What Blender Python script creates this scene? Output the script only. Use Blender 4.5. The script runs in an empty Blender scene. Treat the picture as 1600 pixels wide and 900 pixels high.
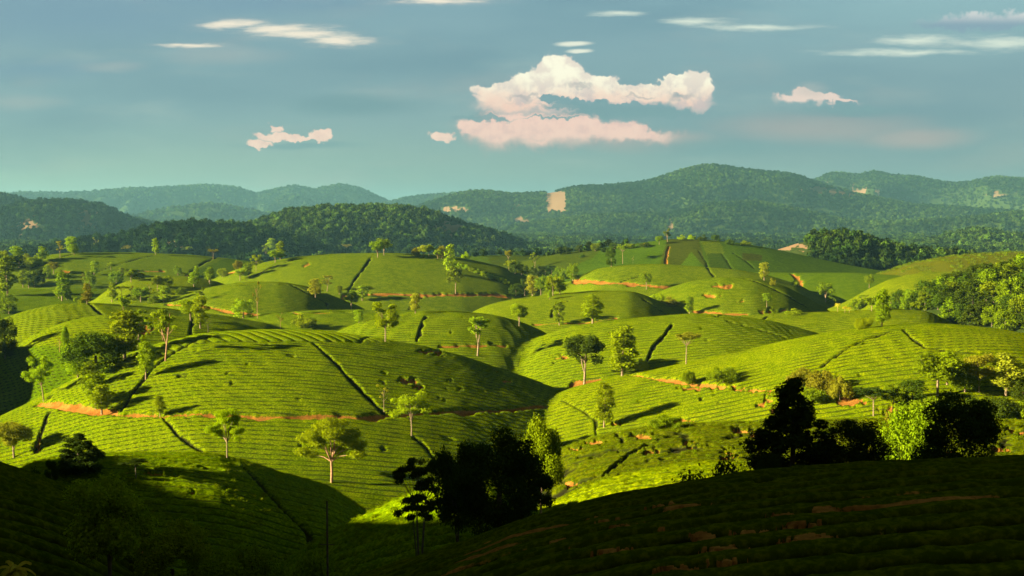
import bpy, math, random
import numpy as np
R = math.radians
C = bpy.context.scene.collection
rng = np.random.default_rng(7)

# ------------------------------------------------------------------ camera, sun, sky, exposure
F = 2000.0; U0 = 800.0; V0 = 450.0; PITCH = R(3.0); CZ = 60.0
cam_d = bpy.data.cameras.new('camera'); cam = bpy.data.objects.new('camera', cam_d); C.objects.link(cam)
cam.location = (0, 0, CZ); cam.rotation_euler = (R(90)-PITCH, 0, 0)
cam_d.sensor_width = 36; cam_d.lens = 36*F/1600; cam_d.clip_start = .5; cam_d.clip_end = 60000
bpy.context.scene.camera = cam

SUN_EL = R(16.5); SUN_AZ = R(-105)           # compass bearing of the sun seen from the camera (0 = straight ahead, negative = left)
sd = bpy.data.lights.new('sun', 'SUN'); sd.energy = 5.0; sd.angle = R(.5); sd.color = (1.0, .84, .50)
sun = bpy.data.objects.new('sun', sd); C.objects.link(sun)
sx, sy, sz = math.sin(SUN_AZ)*math.cos(SUN_EL), math.cos(SUN_AZ)*math.cos(SUN_EL), math.sin(SUN_EL)
sun.rotation_euler = (R(90)-SUN_EL, 0, math.atan2(sx, -sy)) ; sun.location = (sx*300, sy*300, 300)

sc = bpy.context.scene
sc.view_settings.view_transform = 'Standard'; sc.view_settings.look = 'None'
sc.view_settings.exposure = 2.3; sc.view_settings.gamma = 1; sc.view_settings.use_curve_mapping = False
sc.render.engine = 'CYCLES'
sc.cycles.use_denoising = True
sc.cycles.max_bounces = 5; sc.cycles.diffuse_bounces = 2; sc.cycles.transmission_bounces = 3
sc.cycles.volume_bounces = 0; sc.cycles.transparent_max_bounces = 8

class NG:
    """small helper to write node graphs"""
    def __init__(s, nt): s.nt = nt; nt.nodes.clear()
    def n(s, t, **k):
        x = s.nt.nodes.new(t)
        for a, b in k.items(): setattr(x, a, b)
        return x
    def put(s, sock, v):
        if hasattr(v, 'is_output') or isinstance(v, bpy.types.NodeSocket): s.nt.links.new(v, sock)
        else: sock.default_value = v
    def m(s, op, a, b=0.0, c=None, clamp=False):
        x = s.n('ShaderNodeMath', operation=op); x.use_clamp = clamp
        s.put(x.inputs[0], a); s.put(x.inputs[1], b)
        if c is not None: s.put(x.inputs[2], c)
        return x.outputs[0]
    def ss(s, v, lo, hi, a=0.0, b=1.0, kind='SMOOTHSTEP'):
        x = s.n('ShaderNodeMapRange', interpolation_type=kind)
        for i, q in enumerate((v, lo, hi, a, b)): s.put(x.inputs[i], q)
        return x.outputs[0]
    def mix(s, f, a, b, bt='MIX'):
        x = s.n('ShaderNodeMix', data_type='RGBA', blend_type=bt)
        s.put(x.inputs[0], f); s.put(x.inputs[6], a); s.put(x.inputs[7], b)
        return x.outputs[2]
    def noise(s, vec, scale, detail=3, rough=.5, dim='3D', lac=2.0):
        x = s.n('ShaderNodeTexNoise', noise_dimensions=dim)
        s.put(x.inputs['Vector'], vec); x.inputs['Scale'].default_value = scale
        x.inputs['Detail'].default_value = detail; x.inputs['Roughness'].default_value = rough
        x.inputs['Lacunarity'].default_value = lac
        return x.outputs[0]
    def attr(s, name): return s.n('ShaderNodeAttribute', attribute_name=name)
    def comb(s, a, b, c=0.0):
        x = s.n('ShaderNodeCombineXYZ'); s.put(x.inputs[0], a); s.put(x.inputs[1], b); s.put(x.inputs[2], c); return x.outputs[0]

def rgb(r, g, b): return (r, g, b, 1)
w = bpy.data.worlds.new('World'); sc.world = w; w.use_nodes = True
def build_sky(w):
    g = NG(w.node_tree)
    sk = g.n('ShaderNodeTexSky', sky_type='NISHITA'); sk.sun_disc = False; sk.sun_elevation = SUN_EL; sk.sun_rotation = SUN_AZ; sk.altitude = 300
    tc = g.n('ShaderNodeTexCoord'); sep = g.n('ShaderNodeSeparateXYZ'); g.put(sep.inputs[0], tc.outputs['Generated'])
    yy = g.m('MAXIMUM', sep.outputs[1], .15)
    # bearing and height over the horizon of each sky direction, in thousandths
    P = g.m('MULTIPLY_ADD', g.m('DIVIDE', sep.outputs[0], yy), 2000.0, 800.0)
    Q = g.m('MULTIPLY_ADD', g.m('DIVIDE', sep.outputs[2], yy), -2000.0, 345.0)
    PQ = g.comb(P, Q)
    def vm(op, a, b=None, c=None):
        x = g.n('ShaderNodeVectorMath', operation=op); g.put(x.inputs[0], a)
        if b is not None: g.put(x.inputs[1], b)
        if c is not None: g.put(x.inputs[2], c)
        return x.outputs['Value'] if op in ('LENGTH', 'DISTANCE') else x.outputs[0]
    def S(r, gg, b): return tuple((c/255)**2.2 for c in (r, gg, b))+(1,)
    def SC(r, gg, b): return tuple(1.42*(c/255)**2.2 for c in (r, gg, b))+(1,)
    # thin veil of high cloud whose colour drifts over the sky
    hz = g.ss(Q, -250, 330)             # 0 high, 1 near horizon
    lr = g.ss(P, -100, 1700)
    top = g.mix(lr, S(130,164,184), S(156,200,205)); mid = g.mix(lr, S(134,171,181), S(125,158,170)); low = g.mix(lr, S(158,190,170), S(112,142,154))
    veil = g.mix(g.ss(Q, -60, 170), top, mid); veil = g.mix(g.ss(Q, 150, 320), veil, low)
    st = vm('MULTIPLY', PQ, (.0016, .0075, 1)); n1 = g.noise(st, 1.0, 4, .5); n2 = g.noise(vm('ADD', st, (7.3, 2.1, 0)), 2.3, 5, .55)
    veil = g.mix(g.ss(n1, .40, .68, 0, .50), veil, S(92,134,158)); veil = g.mix(g.ss(n2, .52, .78, 0, .28), veil, S(190,205,196))
    veil = g.mix(g.ss(g.noise(vm('MULTIPLY', PQ, (.003, .011, 1)), 1.0, 5, .55), .5, .75, 0, .16), veil, S(214,190,178))
    # warped coordinates for the puffed edges
    w1 = g.n('ShaderNodeTexNoise'); g.put(w1.inputs['Vector'], PQ); w1.inputs['Scale'].default_value = .024; w1.inputs['Detail'].default_value = 4; w1.inputs['Roughness'].default_value = .5
    wp = vm('MULTIPLY_ADD', vm('SUBTRACT', w1.outputs['Color'], (.5, .5, .5)), (44, 34, 0), PQ)
    w3 = g.n('ShaderNodeTexNoise'); g.put(w3.inputs['Vector'], PQ); w3.inputs['Scale'].default_value = .075; w3.inputs['Detail'].default_value = 3.5; w3.inputs['Roughness'].default_value = .5
    wp = vm('MULTIPLY_ADD', vm('SUBTRACT', w3.outputs['Color'], (.5, .5, .5)), (26, 22, 0), wp)
    w2 = g.n('ShaderNodeTexNoise'); g.put(w2.inputs['Vector'], vm('MULTIPLY', PQ, (.012, .04, 1))); w2.inputs['Scale'].default_value = 1.0; w2.inputs['Detail'].default_value = 5
    ws = vm('MULTIPLY_ADD', vm('SUBTRACT', w2.outputs['Color'], (.5, .5, .5)), (60, 14, 0), PQ)
    def field(src, blobs):
        m = None
        for (u, v, ru, rv) in blobs:
            d = g.m('SUBTRACT', 1.0, vm('LENGTH', vm('MULTIPLY_ADD', src, (1/ru, 1/rv, 0), (-u/ru, -v/rv, 0))))
            m = d if m is None else g.m('SMOOTH_MAX', m, d, .18)
        return m
    col = veil
    def lay(col, f, lo, hi, op, c): return g.mix(g.ss(f, lo, hi, 0, op), col, c)
    # soft veils and bands
    col = lay(col, field(ws, [(1290,200,230,34),(1420,215,140,26),(1010,222,150,24)]), 0, .9, .62, S(208,172,168))
    col = lay(col, field(ws, [(950,176,170,13),(1330,176,120,11),(1100,232,180,20),(780,180,60,10),(470,228,140,8),(560,165,150,26)]), 0, .8, .75, S(104,146,160))
    col = lay(col, field(ws, [(150,30,330,60),(420,10,300,24),(60,110,200,26)]), 0, 1, .35, S(112,150,184))
    col = lay(col, field(ws, [(180,108,70,12),(40,160,90,18),(350,88,130,22)]), 0, .9, .35, S(196,196,190))
    stn = g.m('MULTIPLY', g.m('SUBTRACT', g.noise(vm('MULTIPLY', PQ, (.022, .15, 1)), 1.0, 6, .65), .5), 1.5)
    def wisp(bl): return g.m('ADD', field(ws, bl), stn)
    pk = g.noise(PQ, .05, 4, .6)
    # wisps
    f = wisp([(368,42,62,12),(440,50,90,12),(535,66,72,11),(480,57,90,9),(300,74,60,5),(690,5,90,7)])
    col = lay(col, f, -.5, .9, .35, S(206,204,196)); col = lay(col, f, .0, .95, .85, SC(250,232,205))
    col = lay(col, wisp([(965,24,46,6),(1088,37,54,8),(1430,66,82,9),(1560,70,100,11),(1180,45,100,6),(1400,84,130,6)]), -.25, 1.15, .8, SC(226,232,210))
    col = lay(col, field(vm('MULTIPLY_ADD', vm('SUBTRACT', w2.outputs['Color'], (.5, .5, .5)), (30, 12, 0), PQ), [(896,72,36,5),(905,82,27,4)]), .0, .7, .85, SC(238,236,212))
    gb = field(wp, [(1540,36,120,15),(1500,40,90,12),(1600,30,80,16)])
    col = lay(col, gb, 0, .5, .95, g.mix(g.ss(Q, 20, 44), SC(206,204,200), S(138,166,186)))
    col = lay(col, field(ws, [(900,165,230,60),(1330,190,230,45),(900,215,200,34)]), 0, .9, .35, S(104,142,158))
    # cumulus: upper bank, lower pink bank, small ones
    up = field(wp, [(872,120,46,32),(835,138,44,26),(920,140,56,26),(1086,140,34,30),(1058,132,40,16),(1005,148,74,18),(795,148,60,20),(800,168,70,14),(850,166,60,14),(975,152,70,16),(765,158,30,10),(1078,162,40,14)])
    hole = field(wp, [(1062,146,24,9)]); up = g.m('SUBTRACT', up, g.m('MULTIPLY', g.ss(hole, 0, .7), .2))
    up = g.m('SUBTRACT', up, g.m('MULTIPLY', g.ss(field(wp, [(905,160,62,6),(865,153,36,5),(965,168,80,7)]), 0, .8), .8))
    lit = g.mix(g.ss(g.m('MULTIPLY_ADD', pk, 40.0, Q), 135, 195), SC(255,246,216), SC(240,192,172))
    shd = g.mix(g.ss(g.noise(PQ, .028, 5, .6), .44, .60, 0, .85), lit, g.mix(g.ss(Q, 120, 170), SC(226,206,190), SC(190,166,168)))
    col = lay(col, up, -.12, .45, .45, SC(216,190,182)); col = lay(col, up, .02, g.ss(Q, 138, 188, .16, 1.1), .97, shd)
    col = lay(col, field(wp, [(1064,150,30,10),(905,136,36,6),(1000,150,40,5),(820,152,40,5)]), .1, .8, .6, S(178,166,172))
    lo_ = field(wp, [(850,206,140,32),(800,203,90,30),(920,206,110,20),(775,214,56,24),(740,206,26,14),(840,222,60,18),(990,212,90,14)])
    col = lay(col, lo_, -.2, .7, .5, S(200,166,164)); col = lay(col, g.m('ADD', lo_, g.m('MULTIPLY', stn, .2)), .02, g.ss(Q, 195, 236, .25, 1.3), .92, g.mix(g.ss(pk, .4, .7), SC(246,196,178), SC(226,178,168)))
    sm = field(wp, [(434,197,15,7),(438,212,38,10),(412,226,22,8),(502,213,18,10),(472,217,38,5),(688,214,24,11)])
    col = lay(col, sm, .02, .3, .95, g.mix(g.ss(pk, .4, .7), SC(248,204,182), SC(228,184,170)))
    rt = field(wp, [(1258,158,60,10),(1250,151,24,11),(1305,163,44,4)])
    col = lay(col, rt, .0, g.ss(Q, 150, 170, .3, 1.2), .85, SC(240,204,188)); col = lay(col, field(ws, [(1262,142,34,18)]), 0, .9, .4, S(205,196,190))
    # dark flat undersides cutting the banks
    col = lay(col, field(wp, [(905,166,80,7),(1000,178,120,8),(1320,172,90,5),(760,186,60,6),(870,184,60,3)]), .05, .5, .9, S(112,152,164))
    front = g.ss(sep.outputs[1], .15, .4)
    col = g.mix(front, S(172,172,140), col)  # unseen sky behind gets an invented warm tone that warms the shade
    # unseen sky overhead and behind is dimmed only to deepen the shade
    dim = g.m('MULTIPLY', g.ss(sep.outputs[2], .20, .45, 1.0, .46), g.ss(sep.outputs[1], -.1, .75, .6, 1.0))
    nis = vm('SCALE', sk.outputs[0]); nis.node.inputs['Scale'].default_value = .5
    scal = vm('SCALE', col); scal.node.inputs['Scale'].default_value = SKY_GAIN
    tot = vm('SCALE', g.mix(.85, nis, scal)); g.put(tot.node.inputs['Scale'], dim)
    bg = g.n('ShaderNodeBackground'); g.put(bg.inputs[0], tot); bg.inputs[1].default_value = SKY_STRENGTH
    o = g.n('ShaderNodeOutputWorld'); g.put(o.inputs[0], bg.outputs[0])
SKY_STRENGTH = .05; SKY_GAIN = 3.45
build_sky(w)
w.cycles.sampling_method = 'MANUAL'; w.cycles.sample_map_resolution = 512


# ------------------------------------------------------------------ geometry of the view: pixel of the photo -> bearing and slope
def ray(u, v):
    x = (u-U0)/F; y = (V0-v)/F
    dx = x; dy = math.cos(PITCH)+y*math.sin(PITCH); dz = -math.sin(PITCH)+y*math.cos(PITCH)
    return math.atan2(dx, dy), dz/math.hypot(dx, dy)

# ------------------------------------------------------------------ noise
_tab = np.random.default_rng(3).random((256, 256)).astype(np.float32)
def vnoise(x, y):
    xi = np.floor(x); yi = np.floor(y); fx = (x-xi); fy = (y-yi)
    fx = fx*fx*(3-2*fx); fy = fy*fy*(3-2*fy)
    a = xi.astype(np.int64) & 255; b = yi.astype(np.int64) & 255; a1 = (a+1) & 255; b1 = (b+1) & 255
    t = _tab
    return (t[a, b]*(1-fx)+t[a1, b]*fx)*(1-fy)+(t[a, b1]*(1-fx)+t[a1, b1]*fx)*fy
def fbm(x, y, o=3, g=.5):
    s = 0; A = 1; tot = 0
    for i in range(o):
        s = s+A*(vnoise(x*2**i+17.3*i, y*2**i-9.1*i)-.5); tot += A; A *= g
    return s/tot*2            # about -1..1
def sstep(a, b, x):
    t = np.clip((x-a)/(b-a), 0, 1); return t*t*(3-2*t)

# ------------------------------------------------------------------ the hills, near to far
# name, crest outline [(u, v, [distance])], distance, front slope, roundness, side slope, options
TEA = (.088, .150, .0065)
H = []
def hill(key, D, pts, s=.38, w=16, side=.6, kind='tea', tint=(1, 1, 1), rot=0.0, sp=1.7, amp=.45, relief=0, rl=200, smooth=.004, back=None, cc=1.0, label=''):
    az = []; t = []; ds = []
    canopy = {'forest': 5.0, 'wood': 4.0}.get(kind, 0)
    for p in pts:
        a, q = ray(p[0], p[1]); d = p[2] if len(p) > 2 else D
        az.append(a); t.append(q-canopy/d); ds.append(d)
    A = np.linspace(-math.pi, math.pi, 12001); T = np.interp(A, az, t); Dd = np.interp(A, az, ds)
    lo = A < az[0]; hi = A > az[-1]
    T[lo] -= side*(az[0]-A[lo]); T[hi] -= side*(A[hi]-az[-1])
    n = max(1, int(smooth/(A[1]-A[0]))); k = np.exp(-.5*(np.arange(-3*n, 3*n+1)/n)**2); k /= k.sum()
    Tp = np.pad(T, 3*n, 'edge'); Dp = np.pad(Dd, 3*n, 'edge')
    T = np.convolve(Tp, k, 'valid'); Dd = np.convolve(Dp, k, 'valid')
    H.append(dict(key=key, A=A, T=T, D=Dd, s=s, b=back or s, w=w, kind=kind, tint=tint, rot=rot, sp=sp, amp=amp, relief=relief, rl=rl, cc=cc, label=label, D0=D))

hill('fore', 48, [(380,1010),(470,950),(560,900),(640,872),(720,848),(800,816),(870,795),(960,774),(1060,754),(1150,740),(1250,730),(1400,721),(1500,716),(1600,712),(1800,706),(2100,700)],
     s=.62, w=34, sp=1.25, amp=.5, rot=-.12, smooth=.006, cc=.3, tint=(.56,.50,.6), label='dark shaded tea slope with red soil showing between its rows, nearest of the hills')  # low tint puts the slope's shade into the tea colour
hill('foreleft', 66, [(-200,690),(-80,700),(0,722),(60,742),(130,772),(200,826),(260,890),(300,940)], s=.5, w=20, sp=1.3, rot=.1, tint=(.5,.48,.6), label='dark tea slope at the lower corner below the palm-edged grove')  # tint lowered too, shade painted into the leaves
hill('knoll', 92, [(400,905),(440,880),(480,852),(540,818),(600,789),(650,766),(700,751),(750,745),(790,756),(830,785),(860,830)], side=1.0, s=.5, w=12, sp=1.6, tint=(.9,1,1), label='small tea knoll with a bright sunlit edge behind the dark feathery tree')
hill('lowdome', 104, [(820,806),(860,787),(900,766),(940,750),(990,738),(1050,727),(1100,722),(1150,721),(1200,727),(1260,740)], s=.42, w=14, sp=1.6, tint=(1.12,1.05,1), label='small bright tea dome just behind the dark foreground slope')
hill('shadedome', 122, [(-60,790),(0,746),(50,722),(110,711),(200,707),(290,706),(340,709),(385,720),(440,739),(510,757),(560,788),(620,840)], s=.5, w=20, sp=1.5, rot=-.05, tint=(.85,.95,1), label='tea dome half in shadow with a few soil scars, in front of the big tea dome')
hill('scrub', 146, [(780,790),(830,735),(870,706),(900,690),(960,675),(1020,665),(1100,660),(1200,657),(1300,655),(1400,652),(1500,655),(1600,655),(1750,660)], s=.36, w=22, sp=1.5, tint=(.58,.52,1), label='patchy scrubby tea field with orange bare soil between its bushes')  # dull scrub tint, darkened further to paint in its weaker light
hill('main', 218, [(-220,735),(-100,688),(0,649),(50,627),(100,600),(160,566),(220,545),(270,530),(310,521),(360,516),(430,514),(500,516),(560,523),(600,529),(660,540),(720,555),(780,575),(840,595),(880,611),(910,628),(945,660),(990,700)],
     s=.42, w=20, rot=.03, sp=1.62, label='large central tea dome with a dark ditch running down it and a red path round its foot')
hill('right', 212, [(820,640),(860,617),(890,607),(950,591),(1020,577),(1100,560),(1180,543),(1250,527),(1330,514),(1400,507),(1450,505),(1500,507),(1560,513),(1600,520),(1700,540),(1850,600)],
     s=.40, w=20, rot=.05, sp=1.7, tint=(1.06,1,1), label='wide bright tea dome bordered by shrubs and an orange bank, near the big leafy trees')
hill('centre', 276, [(700,612),(765,566),(800,546),(850,523),(900,508),(960,499),(1020,494),(1080,490),(1130,491),(1200,500),(1260,515),(1350,545)], s=.36, w=18, rot=.05, tint=(1,1,1), label='tea dome with a crooked dark crack down its face behind the round-crowned tree')
hill('saddle', 292, [(470,548),(530,516),(570,500),(620,490),(660,486),(720,486),(780,493),(820,505),(850,518),(880,540)], s=.34, w=16, label='tea dome with one short dark vertical ditch, just behind the big dome')
hill('leftlow', 262, [(-120,600),(-60,575),(25,541),(60,517),(110,500),(160,492),(220,490),(300,495),(360,501),(430,520)], s=.36, w=14, rot=.1, sp=1.9, label='tea dome behind the big dark bush, its near foot striped with shaded rows')
hill('lefthigh', 322, [(-140,545),(-60,525),(0,499),(40,485),(90,475),(150,473),(200,476),(250,480),(330,490),(420,505)], s=.36, w=14, label='smooth yellow green tea dome cut by one short dark ditch, above the striped one')
hill('strip', 318, [(1060,505),(1130,496),(1200,490),(1260,488),(1340,485),(1400,482),(1450,486),(1480,500),(1520,520)], s=.34, w=14, tint=(1.05,1,1), label='narrow sunlit tea field below the wood with a leaning sparse tree')
hill('flat', 345, [(300,520),(360,500),(430,488),(500,484),(600,484),(680,486)], s=.3, w=16, tint=(.95,1,1), label='low tea field crossed by a thin dirt track behind the big dome')
hill('front', 372, [(690,512),(735,489),(765,475),(810,466),(870,459),(930,454),(985,454),(1020,465),(1065,490),(1110,515)], s=.33, w=14, tint=(1.03,1,1), label='low tea dome with a shaded gully on its flank, three trees along its foot')
hill('wood', 372, [(1330,500),(1390,472),(1425,457),(1470,443),(1520,424),(1560,414),(1600,408),(1700,395),(1850,390)], s=.26, w=20, kind='wood', tint=(.6,.7,1), label='slope under the dense wood beside the bright fields')
hill('rosy', 402, [(990,475),(1040,451),(1080,439),(1130,433),(1180,435),(1230,448),(1270,470),(1300,488),(1330,505)], s=.34, w=14, tint=(1,1,1), label='tea dome with pinkish bare scars on its sunny face')
hill('twin', 412, [(170,500),(230,477),(280,462),(330,448),(380,440),(440,440),(480,447),(520,462),(565,480),(600,500)], s=.33, w=14, label='tea dome with a dark ditch descending its shoulder and a pinkish bare-trunked tree')
hill('groved', 438, [(110,495),(144,470),(170,451),(200,438),(250,432),(300,432),(340,440),(380,455)], s=.33, w=12, tint=(1,.97,1), label='small tea dome overgrown with young trees')
hill('bowl', 452, [(1250,500),(1325,470),(1350,455),(1390,436),(1430,427),(1480,424),(1530,425),(1580,435)], s=.34, w=14, tint=(1.1,1.02,1), label='bright tea dome rising to the edge of the wood')
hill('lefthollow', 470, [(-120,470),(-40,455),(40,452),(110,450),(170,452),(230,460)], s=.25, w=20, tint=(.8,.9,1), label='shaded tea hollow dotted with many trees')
hill('pathdome', 505, [(840,455),(895,437),(930,420),(970,414),(1030,412),(1100,417),(1150,421),(1200,430),(1250,445)], s=.33, w=14, tint=(1,1,1), label='tea dome with a pale orange path along its foot and twin trees on its crest')
hill('big', 545, [(230,475),(280,458),(330,437),(370,420),(420,408),(470,400),(530,396),(600,395),(660,397),(720,402),(780,415),(820,430),(860,446),(900,460)], s=.33, w=22, label='broad far tea dome topped by a pair of round trees')
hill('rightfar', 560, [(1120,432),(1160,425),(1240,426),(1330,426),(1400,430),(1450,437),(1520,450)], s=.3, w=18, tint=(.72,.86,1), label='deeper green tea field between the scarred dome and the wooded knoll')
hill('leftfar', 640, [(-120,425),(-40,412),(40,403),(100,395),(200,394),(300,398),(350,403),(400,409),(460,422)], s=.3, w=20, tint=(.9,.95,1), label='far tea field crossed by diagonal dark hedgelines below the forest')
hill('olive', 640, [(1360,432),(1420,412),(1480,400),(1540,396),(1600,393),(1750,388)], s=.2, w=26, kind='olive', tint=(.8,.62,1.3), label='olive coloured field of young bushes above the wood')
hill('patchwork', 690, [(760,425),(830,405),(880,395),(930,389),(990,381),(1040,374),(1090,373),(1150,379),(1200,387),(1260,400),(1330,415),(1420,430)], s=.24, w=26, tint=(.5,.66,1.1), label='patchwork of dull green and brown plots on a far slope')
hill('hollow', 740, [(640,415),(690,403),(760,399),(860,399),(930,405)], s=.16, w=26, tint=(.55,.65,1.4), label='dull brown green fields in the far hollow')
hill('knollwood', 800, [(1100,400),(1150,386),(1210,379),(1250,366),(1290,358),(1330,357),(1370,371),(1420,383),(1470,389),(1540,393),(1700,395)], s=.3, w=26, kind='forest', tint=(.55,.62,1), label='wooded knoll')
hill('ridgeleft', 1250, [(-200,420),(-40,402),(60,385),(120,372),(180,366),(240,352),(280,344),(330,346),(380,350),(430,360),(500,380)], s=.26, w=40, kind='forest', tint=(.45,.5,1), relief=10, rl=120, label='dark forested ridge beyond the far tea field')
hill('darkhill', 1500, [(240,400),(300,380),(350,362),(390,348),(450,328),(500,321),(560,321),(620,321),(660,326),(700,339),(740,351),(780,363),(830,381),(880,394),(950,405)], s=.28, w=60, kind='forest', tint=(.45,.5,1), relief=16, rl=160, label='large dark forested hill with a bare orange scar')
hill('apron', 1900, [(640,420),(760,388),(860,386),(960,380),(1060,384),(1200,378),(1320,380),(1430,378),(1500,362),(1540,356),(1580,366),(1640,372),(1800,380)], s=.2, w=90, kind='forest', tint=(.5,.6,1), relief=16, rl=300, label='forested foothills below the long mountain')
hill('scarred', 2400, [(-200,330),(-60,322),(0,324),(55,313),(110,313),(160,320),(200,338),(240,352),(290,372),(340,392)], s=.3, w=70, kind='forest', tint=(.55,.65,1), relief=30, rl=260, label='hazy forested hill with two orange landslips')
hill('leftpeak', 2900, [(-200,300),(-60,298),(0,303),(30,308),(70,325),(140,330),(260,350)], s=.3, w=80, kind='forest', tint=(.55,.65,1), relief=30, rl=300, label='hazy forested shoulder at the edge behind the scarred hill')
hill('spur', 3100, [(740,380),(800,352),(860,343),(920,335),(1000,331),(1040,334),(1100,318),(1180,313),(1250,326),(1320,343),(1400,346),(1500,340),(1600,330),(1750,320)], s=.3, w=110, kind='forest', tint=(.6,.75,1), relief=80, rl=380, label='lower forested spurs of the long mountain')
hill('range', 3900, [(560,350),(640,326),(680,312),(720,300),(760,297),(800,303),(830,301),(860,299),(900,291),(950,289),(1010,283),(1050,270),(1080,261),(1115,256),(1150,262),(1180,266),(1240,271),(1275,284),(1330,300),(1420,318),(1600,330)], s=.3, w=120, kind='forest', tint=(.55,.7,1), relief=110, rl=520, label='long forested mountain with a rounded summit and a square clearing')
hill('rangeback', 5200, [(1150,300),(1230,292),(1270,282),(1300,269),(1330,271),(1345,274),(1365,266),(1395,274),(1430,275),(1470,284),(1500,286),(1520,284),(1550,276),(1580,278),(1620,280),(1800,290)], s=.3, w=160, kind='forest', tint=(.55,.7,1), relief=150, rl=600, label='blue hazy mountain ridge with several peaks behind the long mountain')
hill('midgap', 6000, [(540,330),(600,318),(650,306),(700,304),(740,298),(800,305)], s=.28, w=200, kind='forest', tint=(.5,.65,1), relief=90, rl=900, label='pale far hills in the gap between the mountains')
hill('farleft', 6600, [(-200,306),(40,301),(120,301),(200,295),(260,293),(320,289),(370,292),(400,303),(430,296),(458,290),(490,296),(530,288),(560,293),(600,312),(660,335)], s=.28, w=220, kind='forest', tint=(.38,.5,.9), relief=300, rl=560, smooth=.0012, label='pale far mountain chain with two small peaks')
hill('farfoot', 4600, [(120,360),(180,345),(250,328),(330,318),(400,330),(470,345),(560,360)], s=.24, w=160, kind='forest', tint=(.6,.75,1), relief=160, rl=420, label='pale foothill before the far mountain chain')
KEY = {h['key']: i for i, h in enumerate(H)}
FLOOR = -38.0

def occluders(x, y, z):
    # the camera's own hilltop and an unseen ridge added to the left behind it to keep the foreground in shade (heights relative to the eye)
    r = np.hypot(x, y)
    z = np.maximum(z, -1.75-.45*r)
    # added ridge: wall-like, its profile shaped for the shade it casts
    top = np.interp(y, [-420, -260, 24, 30, 38, 48, 60, 75, 90, 98, 108], [-38, 60, 60, 42, 26, 17, 13, 8, 7, -12, -38])
    d = np.abs(x-(OCC_X-.10*(y)))
    zz = top-.7*(np.sqrt(d*d+144)-12)
    d2 = np.hypot(x+142, (y-214)*.8); z = np.maximum(z, -7-.55*(np.sqrt(d2*d2+144)-12))  # unseen dome added out of frame to shade the left-hand rows
    return np.maximum(z, zz)
OCC_X = -118.0

def heights(az, r):
    """terrain height relative to the eye, index of the hill that is on top, base only"""
    x = r*np.sin(az); y = r*np.cos(az)
    sh = np.broadcast(az, r).shape
    x = np.broadcast_to(x, sh); y = np.broadcast_to(y, sh)
    n1 = fbm(x/70., y/70., 3); n2 = fbm(x/19.+40, y/19., 2)
    rr = np.broadcast_to(r, sh)
    z = FLOOR+n1*3.0*np.clip(rr/600, .4, 4)
    idx = np.full(sh, -1, np.int16)
    for i, h in enumerate(H):
        T = np.interp(az, h['A'], h['T']); D = np.interp(az, h['A'], h['D'])
        dl = rr-D
        front = np.where(dl < 0, h['s'], h['b'])
        w = h['w']
        f = front*(np.sqrt(dl*dl+w*w)-w)
        zh = D*T+T*dl-f
        fade = sstep(.02*h['D0']+4, .12*h['D0']+25, np.abs(dl))
        if h['relief']:
            q = h['rl']
            rd = 1-np.abs(fbm(x/q+i*3.1, y/q*.8-i, 4, .5))*2.2
            zh = zh+(rd-.92)*h['relief']*(fade if h['D0'] < 4000 else sstep(30, 380, np.abs(dl)))
        else:
            zh = zh+(n1*1.2+n2*.25)*fade
        k = np.clip(.006*h['D0'], .6, 25)
        top = zh > z
        idx = np.where(top, i, idx)
        hh = np.clip(.5+.5*(zh-z)/k, 0, 1)
        z = z*(1-hh)+zh*hh+k*hh*(1-hh)*.5
    z2 = occluders(x, y, z)
    idx = np.where(z2 > z+.01, -1, idx)
    return z2, idx, x, y

NAZ = 1150; AZM = R(27.5)
AZ = np.linspace(-AZM, AZM, NAZ)
RR = np.concatenate([np.geomspace(6, 30, 30)[:-1], np.exp(np.arange(math.log(30), math.log(800), .0025)), np.exp(np.arange(math.log(800), math.log(10500), .0058))])
NR = len(RR)
Z, IDX, X, Y = heights(AZ[None, :], RR[:, None])
Z = Z.astype(np.float64)
SL = Z/RR[:, None]                       # slope of the sight line to every ground point
SLmax = np.maximum.accumulate(SL, axis=0)

def hit(u, v):
    """ground point that the photo shows at pixel u, v"""
    a, t = ray(u, v)
    c = min(max((a+AZM)/(2*AZM)*(NAZ-1), 0), NAZ-1.001); c0 = int(c); f = c-c0
    col = SLmax[:, c0]*(1-f)+SLmax[:, c0+1]*f
    k = int(np.searchsorted(col[20:], t))+20
    k = min(max(k, 1), NR-1)
    a0, a1 = col[k-1], col[k]; g = 0 if a1 <= a0 else min(max((t-a0)/(a1-a0), 0), 1)
    r = RR[k-1]*(1-g)+RR[k]*g
    return np.array([r*math.sin(a), r*math.cos(a), Z[k, c0]]), r
def ground(x, y):
    """height (relative to the eye) of the finished ground at x, y"""
    a = math.atan2(x, y); r = math.hypot(x, y)
    c = min(max((a+AZM)/(2*AZM)*(NAZ-1), 0), NAZ-1.001); c0 = int(c); f = c-c0
    k = min(max(int(np.searchsorted(RR, r)), 1), NR-1); g = min(max((r-RR[k-1])/(RR[k]-RR[k-1]), 0), 1)
    za = Z[k-1, c0]*(1-f)+Z[k-1, c0+1]*f; zb = Z[k, c0]*(1-f)+Z[k, c0+1]*f
    return za*(1-g)+zb*g

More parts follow.
